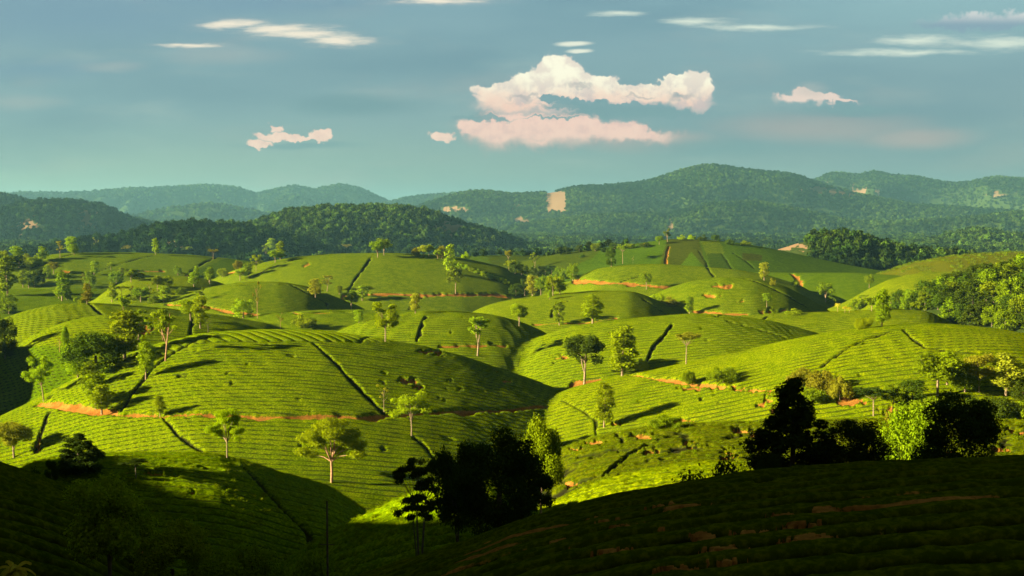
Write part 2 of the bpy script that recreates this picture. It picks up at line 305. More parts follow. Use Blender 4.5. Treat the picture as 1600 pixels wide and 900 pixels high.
# ------------------------------------------------------------------ fields: colour, row direction, ditches, paths, bare soil
XU = U0+F*(X/Y)*0; 
_den = (Y*math.cos(PITCH)-Z*math.sin(PITCH))
PU = U0+F*X/_den                                   # where the photo shows each ground point (used to hand-draw field borders on the ground)
PV = V0-F*(Y*math.sin(PITCH)+Z*math.cos(PITCH))/_den
tint = np.ones((NR, NAZ, 3), np.float32); amp = np.zeros((NR, NAZ), np.float32); phase = np.zeros((NR, NAZ), np.float64)
soil = np.zeros((NR, NAZ), np.float32); wild = np.zeros((NR, NAZ), np.float32); cut = np.zeros((NR, NAZ), np.float32)
nA = fbm(X/23., Y/23., 3); nB = fbm(X/3.1, Y/3.1, 3); nC = fbm(X/9., Y/9., 3)
for i, h in enumerate(H):
    m = IDX == i
    if not m.any(): continue
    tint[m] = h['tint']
    ca, sa = math.cos(h['rot']), math.sin(h['rot'])
    p = (Y[m]*ca-X[m]*sa+h['cc']*Z[m]+nA[m]*1.2+nC[m]*.28)/h['sp']
    phase[m] = p
    amp[m] = h['amp'] if h['kind'] in ('tea', 'olive') else 0
    if h['kind'] in ('forest', 'wood'): wild[m] = 1
m = IDX == -1
tint[m] = (.5, .6, 1); wild[m] = 1

def inpoly(poly, keys=None):
    us = [p[0] for p in poly]; vs = [p[1] for p in poly]
    m = (PU > min(us)) & (PU < max(us)) & (PV > min(vs)) & (PV < max(vs)) & (Y > 5)
    if keys: m &= np.isin(IDX, [KEY[k] for k in keys])
    ii = np.nonzero(m); pu = PU[ii]+nB[ii]*1.2; pv = PV[ii]+nB[ii]*.8; c = np.zeros(len(pu), bool); j = len(poly)-1
    for k in range(len(poly)):
        x1, y1 = poly[k]; x2, y2 = poly[j]
        if y1 != y2: c ^= ((y1 > pv) != (y2 > pv)) & (pu < (x2-x1)*(pv-y1)/(y2-y1)+x1)
        j = k
    return ii[0][c], ii[1][c]
def plot(poly, keys, t, sp=None, rot=None, w=None):
    a = inpoly(poly, keys)
    if t is not None: tint[a] = t
    if w is not None: wild[a] = w
    if rot is not None:
        ca, sa = math.cos(rot), math.sin(rot); phase[a] = (Y[a]*ca-X[a]*sa+nA[a]*.8)/sp
def line(pts, width, keys=None, wob=.35):
    """distance field around a line drawn on the ground; returns (rows, cols, 0..1 mask)"""
    P = [hit(u, v)[0] for u, v in pts]
    best = None
    xs = [p[0] for p in P]; ys = [p[1] for p in P]; R0 = width*2+2
    m = (X > min(xs)-R0) & (X < max(xs)+R0) & (Y > min(ys)-R0) & (Y < max(ys)+R0)
    if keys: m &= np.isin(IDX, [KEY[k] for k in keys])
    ii = np.nonzero(m); x = X[ii]+nB[ii]*wob*1.5; y = Y[ii]+nC[ii]*wob*2.0; d = np.full(len(x), 1e9)
    for (a, b) in zip(P[:-1], P[1:]):
        L = max((b[0]-a[0])**2+(b[1]-a[1])**2, 1e-6)
        t = np.clip(((x-a[0])*(b[0]-a[0])+(y-a[1])*(b[1]-a[1]))/L, 0, 1)
        d = np.minimum(d, np.hypot(x-a[0]-t*(b[0]-a[0]), y-a[1]-t*(b[1]-a[1])))
    q = 1-sstep(width*.30, width*.30+.15+width*.22, d+nB[ii]*width*.55)
    return ii, q
PATH = np.zeros((NR, NAZ), np.float32)
def ditch(pts, width=.8, deep=.7, keys=None):
    ii, q = line(pts, width*.55, keys, .25); cut[ii] = np.maximum(cut[ii], q*deep)
def path(pts, width=2.0, keys=None):
    ii, q = line(pts, width*(.85 if width < 2.5 else .62), keys); PATH[ii] = np.maximum(PATH[ii], q)
def bare(u, v, ru, rv, strength=1.0, keys=None):
    m = (np.abs(PU-u) < ru*1.6) & (np.abs(PV-v) < rv*1.6) & (SL >= SLmax-1e-4)
    ii = np.nonzero(m); d = np.hypot((PU[ii]-u)/ru, (PV[ii]-v)/rv)
    q = 1-sstep(.45, .9, d-fbm(PU[ii]/7., PV[ii]/2.6, 3)*(1.5 if ru < 18 else .9)-nC[ii]*.2)
    soil[ii] = np.maximum(soil[ii], q*strength)

# row direction of single fields
plot([(300,512),(440,508),(600,520),(745,548),(745,533),(600,533),(320,533),(240,560),(150,585),(90,610),(90,600),(200,545)], ['main'], None, 1.9, -.95)
m = (IDX == KEY['leftlow']) & (PV > 541) & (PU < 112); amp[m] = .8; tint[m] = (.6,.75,1)  # shaded foot rows: shade painted in as a darker tint
# patchwork plots
PW = ['patchwork', 'hollow']
plot([(1040,372),(1092,374),(1105,420),(1025,420)], PW, (.46,.42,1.5))
plot([(1080,393),(1103,420),(1060,420)], PW, (.6,.8,.8))
plot([(1092,372),(1120,372),(1135,395),(1105,400)], PW, (.9,.9,.8))
plot([(1105,396),(1128,396),(1145,425),(1112,425)], PW, (.4,.5,1.6))
plot([(1128,385),(1180,385),(1240,425),(1145,425)], PW, (.55,.72,1.1))
plot([(1020,378),(1042,374),(1030,418),(990,420),(890,420),(900,400)], PW, (.45,.62,1.2))
plot([(860,394),(940,390),(925,404),(890,418),(860,430),(780,430),(760,400)], PW, (.46,.48,1.6))
plot([(1160,395),(1190,398),(1190,408),(1160,406)], PW, (.5,.42,1.6))
plot([(350,405),(375,403),(430,412),(400,425),(330,432),(300,425)], ['leftfar'], (.6,.75,1.2))
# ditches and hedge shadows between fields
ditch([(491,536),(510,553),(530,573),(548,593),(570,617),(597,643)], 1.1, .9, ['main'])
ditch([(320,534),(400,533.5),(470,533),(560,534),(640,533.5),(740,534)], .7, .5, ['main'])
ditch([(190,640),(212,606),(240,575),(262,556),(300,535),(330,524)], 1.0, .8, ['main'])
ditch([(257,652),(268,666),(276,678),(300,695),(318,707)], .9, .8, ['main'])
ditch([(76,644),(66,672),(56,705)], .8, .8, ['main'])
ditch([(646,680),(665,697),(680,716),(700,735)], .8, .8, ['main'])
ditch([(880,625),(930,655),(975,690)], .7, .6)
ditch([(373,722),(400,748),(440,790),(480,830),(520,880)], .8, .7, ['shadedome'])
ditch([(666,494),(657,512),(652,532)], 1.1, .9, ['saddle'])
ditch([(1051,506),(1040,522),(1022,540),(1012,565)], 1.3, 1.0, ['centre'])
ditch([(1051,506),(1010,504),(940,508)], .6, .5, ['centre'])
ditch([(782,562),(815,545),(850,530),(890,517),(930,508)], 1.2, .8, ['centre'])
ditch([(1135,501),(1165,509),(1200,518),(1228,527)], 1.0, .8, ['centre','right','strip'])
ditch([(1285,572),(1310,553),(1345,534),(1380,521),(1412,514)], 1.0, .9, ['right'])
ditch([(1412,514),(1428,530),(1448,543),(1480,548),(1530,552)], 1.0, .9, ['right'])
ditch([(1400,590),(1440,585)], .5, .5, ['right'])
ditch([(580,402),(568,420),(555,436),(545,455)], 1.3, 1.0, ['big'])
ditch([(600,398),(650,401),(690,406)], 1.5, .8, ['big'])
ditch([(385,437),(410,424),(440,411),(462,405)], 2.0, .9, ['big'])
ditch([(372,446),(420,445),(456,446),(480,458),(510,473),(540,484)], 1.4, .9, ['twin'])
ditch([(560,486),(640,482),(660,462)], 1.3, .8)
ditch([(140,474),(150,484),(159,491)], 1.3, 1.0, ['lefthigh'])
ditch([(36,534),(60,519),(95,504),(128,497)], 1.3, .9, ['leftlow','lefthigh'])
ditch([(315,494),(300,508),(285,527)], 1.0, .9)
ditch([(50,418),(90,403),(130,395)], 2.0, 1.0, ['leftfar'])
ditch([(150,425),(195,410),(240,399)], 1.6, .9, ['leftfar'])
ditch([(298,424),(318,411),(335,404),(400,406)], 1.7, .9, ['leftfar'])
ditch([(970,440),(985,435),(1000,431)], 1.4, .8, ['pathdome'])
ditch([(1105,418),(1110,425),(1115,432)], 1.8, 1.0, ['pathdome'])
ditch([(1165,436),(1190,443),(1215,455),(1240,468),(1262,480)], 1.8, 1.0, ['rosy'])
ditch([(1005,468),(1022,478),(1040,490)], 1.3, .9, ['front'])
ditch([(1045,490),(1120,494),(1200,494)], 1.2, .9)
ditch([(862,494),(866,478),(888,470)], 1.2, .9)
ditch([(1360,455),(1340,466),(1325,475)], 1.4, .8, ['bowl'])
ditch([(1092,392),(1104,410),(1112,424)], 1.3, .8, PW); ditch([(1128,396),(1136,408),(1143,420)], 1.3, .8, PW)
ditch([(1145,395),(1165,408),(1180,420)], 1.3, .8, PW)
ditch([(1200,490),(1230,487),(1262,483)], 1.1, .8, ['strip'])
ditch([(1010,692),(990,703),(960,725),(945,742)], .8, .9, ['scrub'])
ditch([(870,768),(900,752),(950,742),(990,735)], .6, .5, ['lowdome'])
# dirt paths
path([(60,630),(100,634),(150,640),(190,645),(260,649),(330,648),(400,650),(480,649),(560,651),(640,648),(700,644),(780,640),(850,634),(890,628),(915,622)], 1.5, ['main'])
path([(840,597),(900,597),(930,594)], 2.3, ['centre','right','main'])
path([(985,585),(1010,588),(1040,592),(1075,597),(1110,600)], 1.4, ['right'])
path([(500,457),(540,459),(600,459),(640,460),(690,460),(740,460),(790,462)], 4.6, ['big','twin','flat','front'])
path([(870,437),(900,440),(940,442),(1000,445),(1045,449)], 5.2, ['pathdome','front'])
path([(262,475),(320,479),(360,487),(400,492),(470,490),(540,488)], 3.0)
path([(1085,486),(1130,490),(1165,490)], 3.0, ['rosy','front'])
path([(200,423),(255,424)], 4.5); path([(285,425),(380,427)], 3.4)
path([(640,491),(700,491),(690,540)], 1.6, ['flat'])
path([(790,540),(740,540),(690,541)], 1.6, ['saddle'])
path([(835,506),(880,504),(925,503),(960,497)], 1.5, ['front','centre'])
path([(1238,428),(1248,437),(1256,450)], 4.2, ['rightfar'])
path([(1032,416),(1042,396),(1046,385)], 1.5, PW)
# bare soil scars
for a in [(635,595,24,7),(650,602,12,4),(600,597,6,3),(670,548,26,3.5),(695,553,14,3),(702,593,5,2.5),(720,608,5,2.5),(790,595,6,2.5),(694,625,5,2),(770,577,7,2.5),
          (1130,447,22,4),(1110,462,12,4),(1200,487,12,5),(1225,484,8,3),(1155,470,5,3),(900,537,10,3.5),(880,555,16,3.5),(960,518,18,2),
          (1085,605,26,3),(1130,602,40,5),(1180,608,40,4),(1210,640,10,9),(1300,600,22,20,.7),(1330,625,24,10,.7),(1400,640,28,9,.6),
          (1160,672,16,6),(1180,680,14,9),(1060,655,20,4),(1000,680,20,5,.8),(930,690,24,4,.7),(900,700,10,3),(1080,690,12,5),(1015,703,16,5),(1300,690,14,5),
          (1350,700,16,4),(1560,700,26,8),(1590,672,30,6),(1240,690,20,6),(890,752,18,4),(960,660,14,3),(1140,712,12,10),(1480,705,30,5),
          (1060,790,52,10,1.0),(1000,822,44,6,1.0),(940,811,31,6,1.0),(1130,860,39,18,1.0),(1240,810,46,10,1.0),(1260,838,44,10,1.0),(1070,890,50,8,.9),(950,857,39,8,1.0),(1290,795,26,6,1.0),(1180,830,39,6,1.0),(1560,800,24,6,.7),(1100,835,31,6,1.0),(880,845,26,6,1.0),
          (248,737,16,3),(230,735,10,3),(245,792,12,4,.8),(300,768,10,3,.7),(355,762,8,3,.6),(60,690,4,14),(205,735,8,3),(1195,625,12,12,.8),
          (44,350,22,13),(36,366,9,7),(136,342,17,17),(270,381,14,8),(704,355,36,12),(720,370,20,5,.8),(709,328,26,6),(868,317,15,17),(1318,298,60,11,1.0),(1565,305,26,7,.6),(1235,385,40,9,.8),(1049,352,6,18,.6),
          (808,320,10,7,.7),(818,342,14,6,.7),(1475,302,4,3,.6),(225,512,14,12,.8),(104,424,6,3,.8),(478,413,5,3,.6),(1440,318,14,5,.4),(1005,383,8,3,.5)]:
    bare(*a)
edge = inpoly([(853,300),(884,300),(884,330),(856,334)]); soil[edge] = 1

# blend
PATH = np.clip(PATH, 0, 1)
cut *= (1-PATH*.8)
wildn = wild
rowfade = 1-sstep(260, 620, RR)[:, None]*np.ones_like(Z)
fr = phase-np.floor(phase)
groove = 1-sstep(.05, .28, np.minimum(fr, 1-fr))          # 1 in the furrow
nearrow = np.isin(IDX, [KEY['fore'], KEY['foreleft']])
gwide = 1-sstep(.12, .30, np.minimum(fr, 1-fr)+nB*.05)
soil = np.where(nearrow, np.clip(soil*1.2, 0, 1)*gwide+gwide*sstep(.30, .62, fbm(X/9.+3, Y/2.6, 3))*.8, soil)
cut = np.where(nearrow & (soil < .4), np.maximum(cut, gwide*.62), cut)  # near furrows: dark stems plus painted shade between the rows
keep = (1-PATH)*(1-np.clip(soil*1.3, 0, 1))
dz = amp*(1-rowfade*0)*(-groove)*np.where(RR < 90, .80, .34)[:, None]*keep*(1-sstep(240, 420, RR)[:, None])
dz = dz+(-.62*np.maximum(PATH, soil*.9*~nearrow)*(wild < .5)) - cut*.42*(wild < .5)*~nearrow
holes = sstep(.70, .86, fbm(X/2.1+9, Y/1.6, 2))*(amp > 0)*(RR[:, None] < 300)*keep
scr = (IDX == KEY['scrub'])
holes = np.where(scr, np.maximum(holes, sstep(.16, .40, fbm(X/2.6+5, Y/1.5, 3))), holes)
dz = dz-holes*.42+nB*.10*(RR[:, None] < 500)*(amp > 0)+fbm(X/.8, Y/.6, 3)*.08*(RR[:, None] < 110)*(amp > 0)*(1-PATH)
Zf = Z+dz
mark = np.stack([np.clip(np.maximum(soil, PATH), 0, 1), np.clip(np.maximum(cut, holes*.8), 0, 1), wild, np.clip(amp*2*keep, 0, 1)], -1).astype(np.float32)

# ------------------------------------------------------------------ ground material
def ground_material():
    mt = bpy.data.materials.new('tea_ground'); mt.use_nodes = True; g = NG(mt.node_tree)
    ti = g.attr('tint').outputs['Color']; mk = g.attr('mark'); ph = g.attr('phase').outputs['Fac']
    sp = g.n('ShaderNodeSeparateColor'); g.put(sp.inputs[0], mk.outputs['Color'])
    so, cu, wi = sp.outputs[0], sp.outputs[1], sp.outputs[2]; am = mk.outputs['Alpha']
    pos = g.n('ShaderNodeNewGeometry').outputs['Position']
    nl = g.noise(pos, .035, 3); nm = g.noise(pos, .45, 4, .6); nf = g.noise(pos, 4.2, 3, .65)
    c = g.mix(g.ss(nl, .35, .68), rgb(.092, .142, .0005), rgb(.125, .175, .0006))
    c = g.mix(g.ss(nm, .3, .75), c, rgb(.165, .21, .0008))
    leaf = g.mix(g.ss(nf, .42, .66), rgb(.52, .60, .7), rgb(1.2, 1.16, 1.0)); c = g.mix(1.0, c, leaf, 'MULTIPLY')
    wc = g.mix(g.ss(nm, .35, .65), rgb(.040, .060, .008), rgb(.070, .090, .012)); c = g.mix(wi, c, wc)
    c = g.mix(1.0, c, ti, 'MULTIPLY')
    # furrow between the rows: dark stems and soil, with the shade between bushes painted in
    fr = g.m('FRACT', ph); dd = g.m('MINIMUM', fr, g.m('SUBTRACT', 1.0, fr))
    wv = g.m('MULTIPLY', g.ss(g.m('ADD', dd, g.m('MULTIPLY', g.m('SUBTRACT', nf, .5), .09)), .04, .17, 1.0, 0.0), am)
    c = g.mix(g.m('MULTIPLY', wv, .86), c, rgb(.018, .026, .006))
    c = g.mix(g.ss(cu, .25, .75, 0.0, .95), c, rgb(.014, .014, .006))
    earth = g.mix(g.ss(nm, .3, .7), rgb(.22, .088, .016), rgb(.37, .175, .034)); earth = g.mix(g.ss(nf, .3, .75), g.mix(1.0, earth, rgb(.6, .6, .6), 'MULTIPLY'), earth)
    earth = g.mix(wi, earth, rgb(.20, .130, .078))
    ed = g.m('ADD', so, g.m('MULTIPLY', g.m('SUBTRACT', nf, .5), .9))
    c = g.mix(g.ss(ed, .40, .62), c, earth)
    b = g.n('ShaderNodeBsdfPrincipled'); g.put(b.inputs['Base Color'], c); b.inputs['Roughness'].default_value = .75
    b.inputs['Specular IOR Level'].default_value = .0
    hgt = g.m('ADD', g.m('MULTIPLY', nf, .30), g.m('MULTIPLY', g.noise(pos, 1.3, 3, .6), .28))
    hgt = g.m('SUBTRACT', hgt, g.m('MULTIPLY', wv, .45))
    bp = g.n('ShaderNodeBump'); bp.inputs['Strength'].default_value = .5; bp.inputs['Distance'].default_value = .4
    g.put(bp.inputs['Height'], hgt); g.put(b.inputs['Normal'], bp.outputs[0])
    o = g.n('ShaderNodeOutputMaterial'); g.put(o.inputs[0], b.outputs[0])
    return mt
M_GROUND = ground_material()

def grid_object(name, faces_mask, label, extra=None, kind='structure'):
    """one ground sheet made of the grid cells in the mask"""
    ci, cj = np.nonzero(faces_mask)
    if len(ci) == 0: return None
    q = np.stack([ci*NAZ+cj, ci*NAZ+cj+1, (ci+1)*NAZ+cj+1, (ci+1)*NAZ+cj], 1).ravel()
    used, inv = np.unique(q, return_inverse=True)
    me = bpy.data.meshes.new(name); n = len(ci)
    me.vertices.add(len(used)); me.loops.add(4*n); me.polygons.add(n)
    co = np.stack([X.ravel()[used], Y.ravel()[used], Zf.ravel()[used]+CZ], 1).astype(np.float32)
    me.vertices.foreach_set('co', co.ravel()); me.loops.foreach_set('vertex_index', inv.astype(np.int32).ravel())
    me.polygons.foreach_set('loop_start', np.arange(0, 4*n, 4, dtype=np.int32))
    me.polygons.foreach_set('use_smooth', np.ones(n, bool))
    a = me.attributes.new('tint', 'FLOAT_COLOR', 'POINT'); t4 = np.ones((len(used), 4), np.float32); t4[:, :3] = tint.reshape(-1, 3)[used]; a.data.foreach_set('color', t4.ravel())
    a = me.attributes.new('mark', 'FLOAT_COLOR', 'POINT'); a.data.foreach_set('color', mark.reshape(-1, 4)[used].ravel())
    a = me.attributes.new('phase', 'FLOAT', 'POINT'); a.data.foreach_set('value', phase.ravel()[used].astype(np.float32))
    me.update(); me.materials.append(M_GROUND)
    o = bpy.data.objects.new(name, me); C.objects.link(o); o['kind'] = kind; o['label'] = label
    return o

cell = IDX[:-1, :-1]; pcell = (PATH[:-1, :-1]+PATH[1:, 1:])*.5 > .45
for i, h in enumerate(H):
    nm_ = {'tea': 'tea_hill', 'olive': 'tea_hill', 'wood': 'wooded_hill', 'forest': 'forested_hill'}[h['kind']]
    if h['D0'] > 3000: nm_ = 'mountain'
    grid_object(nm_, (cell == i) & ~pcell, h['label'])
grid_object('valley_ground', (cell == -1) & ~pcell, 'low grassy ground between the hills')
for k, (msk, lab) in {'a': (Y < 260, 'red dirt path round the foot of the large central tea dome'), 'b': (Y >= 260, 'pale orange dirt tracks between the farther tea domes')}.items():
    grid_object('dirt_path', pcell & msk[:-1, :-1], lab)

# the rest of the world round the camera, outside the detailed part
def surroundings():
    nr = 150; na = 140
    rr = np.concatenate([[.4], np.geomspace(3, 10500, nr-1)]); aa = np.linspace(AZM, 2*math.pi-AZM, na)
    a2 = np.where(aa > math.pi, aa-2*math.pi, aa)
    z, idx, x, y = heights(a2[None, :], rr[:, None])
    e0 = np.array([np.interp(rr, RR, Z[:, -1]), np.interp(rr, RR, Z[:, 0])])
    z[:, 0] = np.where(rr > 6, e0[0], z[:, 0]); z[:, -1] = np.where(rr > 6, e0[1], z[:, -1])
    V = np.stack([x, y, z+CZ], -1).reshape(-1, 3); Fc = []
    for i in range(nr-1):
        for j in range(na-1): Fc.append((i*na+j, i*na+j+1, (i+1)*na+j+1, (i+1)*na+j))
    # small wedge under the detailed part, close to the feet
    a3 = np.linspace(-AZM, AZM, 12); r3 = np.array([.4, 3, 6.0]); zz, _, x3, y3 = heights(a3[None, :], r3[:, None]); b = len(V)
    V = np.concatenate([V, np.stack([x3, y3, zz+CZ], -1).reshape(-1, 3)])
    for i in range(2):
        for j in range(11): Fc.append((b+i*12+j, b+i*12+j+1, b+(i+1)*12+j+1, b+(i+1)*12+j))
    me = bpy.data.meshes.new('terrain'); me.from_pydata(V.tolist(), [], Fc); me.shade_smooth()
    a = me.attributes.new('tint', 'FLOAT_COLOR', 'POINT'); a.data.foreach_set('color', np.tile([.7, .8, 1, 1], len(V)).astype(np.float32))
    a = me.attributes.new('mark', 'FLOAT_COLOR', 'POINT'); a.data.foreach_set('color', np.tile([0, 0, .5, 0], len(V)).astype(np.float32))
    me.materials.append(M_GROUND)
    o = bpy.data.objects.new('terrain', me); C.objects.link(o); o['kind'] = 'structure'; o['label'] = 'grassy land around and behind the viewpoint, with an added shading ridge'
surroundings()

# ------------------------------------------------------------------ trees: materials and prototypes
def leaf_material(name, c1, c2, trans=.35):
    mt = bpy.data.materials.new(name); mt.use_nodes = True; g = NG(mt.node_tree)
    oi = g.n('ShaderNodeObjectInfo'); geo = g.n('ShaderNodeNewGeometry'); pos = geo.outputs['Position']
    n = g.noise(pos, .7, 2); isl = geo.outputs['Random Per Island']
    c = g.mix(g.m('ADD', g.m('MULTIPLY', n, .6), g.m('MULTIPLY', isl, .45), clamp=True), c1, c2)
    if name == 'leaf_forest':
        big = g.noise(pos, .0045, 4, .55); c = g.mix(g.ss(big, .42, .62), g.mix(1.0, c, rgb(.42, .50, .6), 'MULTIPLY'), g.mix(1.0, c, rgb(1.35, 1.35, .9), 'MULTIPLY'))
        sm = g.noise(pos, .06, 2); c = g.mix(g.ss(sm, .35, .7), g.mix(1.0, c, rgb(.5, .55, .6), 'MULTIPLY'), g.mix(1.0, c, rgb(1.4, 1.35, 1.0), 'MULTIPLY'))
    hs = g.n('ShaderNodeHueSaturation'); g.put(hs.inputs['Color'], c)
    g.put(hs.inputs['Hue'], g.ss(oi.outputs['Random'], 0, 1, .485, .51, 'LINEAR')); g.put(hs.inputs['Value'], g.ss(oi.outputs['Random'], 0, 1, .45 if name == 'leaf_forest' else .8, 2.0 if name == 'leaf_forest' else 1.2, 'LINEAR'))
    d = g.n('ShaderNodeBsdfDiffuse'); g.put(d.inputs[0], hs.outputs[0])
    t = g.n('ShaderNodeBsdfTranslucent'); g.put(t.inputs[0], g.mix(1.0, hs.outputs[0], rgb(1.2, 1.15, .5), 'MULTIPLY'))
    m = g.n('ShaderNodeMixShader'); m.inputs[0].default_value = trans; g.put(m.inputs[1], d.outputs[0]); g.put(m.inputs[2], t.outputs[0])
    o = g.n('ShaderNodeOutputMaterial'); g.put(o.inputs[0], m.outputs[0]); return mt
def bark_material(name, c1, c2):
    mt = bpy.data.materials.new(name); mt.use_nodes = True; g = NG(mt.node_tree)
    pos = g.n('ShaderNodeTexCoord').outputs['Object']; n = g.noise(pos, 3.0, 4, .6)
    b = g.n('ShaderNodeBsdfPrincipled'); g.put(b.inputs['Base Color'], g.mix(g.ss(n, .35, .65), c1, c2)); b.inputs['Roughness'].default_value = .85
    o = g.n('ShaderNodeOutputMaterial'); g.put(o.inputs[0], b.outputs[0]); return mt
ML = dict(bright=leaf_material('leaf_bright', rgb(.12,.205,.002), rgb(.28,.37,.004), .28),
          mid=leaf_material('leaf_green', rgb(.070,.125,.002), rgb(.19,.27,.004), .24),
          deep=leaf_material('leaf_deep', rgb(.022,.046,.003), rgb(.070,.11,.006), .22),
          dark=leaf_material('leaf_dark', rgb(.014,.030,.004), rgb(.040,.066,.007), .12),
          yellow=leaf_material('leaf_yellow', rgb(.17,.21,.010), rgb(.36,.37,.02), .40),
          rust=leaf_material('leaf_rust', rgb(.12,.135,.006), rgb(.25,.24,.015), .35),
          tea=leaf_material('leaf_tea', rgb(.095,.150,.0012), rgb(.165,.220,.002), .3),
          forest=leaf_material('leaf_forest', rgb(.014,.034,.007), rgb(.045,.075,.012), .2),
          palm=leaf_material('leaf_palm', rgb(.30,.30,.015), rgb(.60,.52,.05), .3))
MBK = dict(pale=bark_material('bark_pale', rgb(.14,.10,.06), rgb(.30,.21,.12)), pink=bark_material('bark_pink', rgb(.24,.12,.06), rgb(.38,.21,.11)),
           dark=bark_material('bark_dark', rgb(.05,.038,.025), rgb(.10,.075,.05)))

def tube(V, Fc, pts, rad, n=6):
    pts = [np.array(p, float) for p in pts]; b = len(V)
    for i, p in enumerate(pts):
        d = pts[min(i+1, len(pts)-1)]-pts[max(i-1, 0)]; d /= max(np.linalg.norm(d), 1e-6)
        s = np.cross(d, (0.31, .95, .05)); s /= max(np.linalg.norm(s), 1e-6); t = np.cross(d, s)
        for k in range(n):
            a = 2*math.pi*k/n; V.append(p+(s*math.cos(a)+t*math.sin(a))*rad[i]*.8)
    for i in range(len(pts)-1):
        for k in range(n):
            k2 = (k+1) % n; Fc.append((b+i*n+k, b+i*n+k2, b+(i+1)*n+k2, b+(i+1)*n+k))
def mesh_from(name, V, Fc, mat, smooth=True):
    me = bpy.data.meshes.new(name); V = np.asarray(V, np.float32); Fa = np.asarray(Fc, np.int32); n, k = Fa.shape
    me.vertices.add(len(V)); me.loops.add(n*k); me.polygons.add(n)
    me.vertices.foreach_set('co', V.ravel()); me.loops.foreach_set('vertex_index', Fa.ravel()); me.polygons.foreach_set('loop_start', np.arange(0, n*k, k, dtype=np.int32))
    if smooth: me.polygons.foreach_set('use_smooth', np.ones(n, bool))
    me.update(); me.materials.append(mat); return me
def leaves(clumps, n, size, rg, flat=.25, shell=.5):
    """leaf-sized folded faces spread through the crown's clumps: (centre, radii)"""
    C_ = np.array([c[0] for c in clumps], float); Rr = np.array([c[1] if np.ndim(c[1]) else (c[1],)*3 for c in clumps], float)
    wt = (Rr.prod(1))**(2/3.); wt /= wt.sum(); ci = rg.choice(len(clumps), n, p=wt)
    d = rg.normal(size=(n, 3)); d /= np.linalg.norm(d, axis=1)[:, None]
    rad = shell+(1-shell)*rg.random(n)**.6; rad *= 1+.28*rg.normal(size=n)*.6
    p = C_[ci]+d*Rr[ci]*rad[:, None]
    nr = d*.7+rg.normal(size=(n, 3))*.55+np.array([0, 0, flat]); nr /= np.linalg.norm(nr, axis=1)[:, None]
    a = np.cross(nr, rg.normal(size=(n, 3))); a /= np.linalg.norm(a, axis=1)[:, None]; b = np.cross(nr, a)
    s = size*(.6+.8*rg.random(n))[:, None]
    V = np.stack([p-a*s*.5, p+b*s*.32-nr*s*.10, p+a*s*.5, p-b*s*.32-nr*s*.10], 1).reshape(-1, 3)
    Fc = np.arange(4*n, dtype=np.int32).reshape(n, 4); return V, Fc

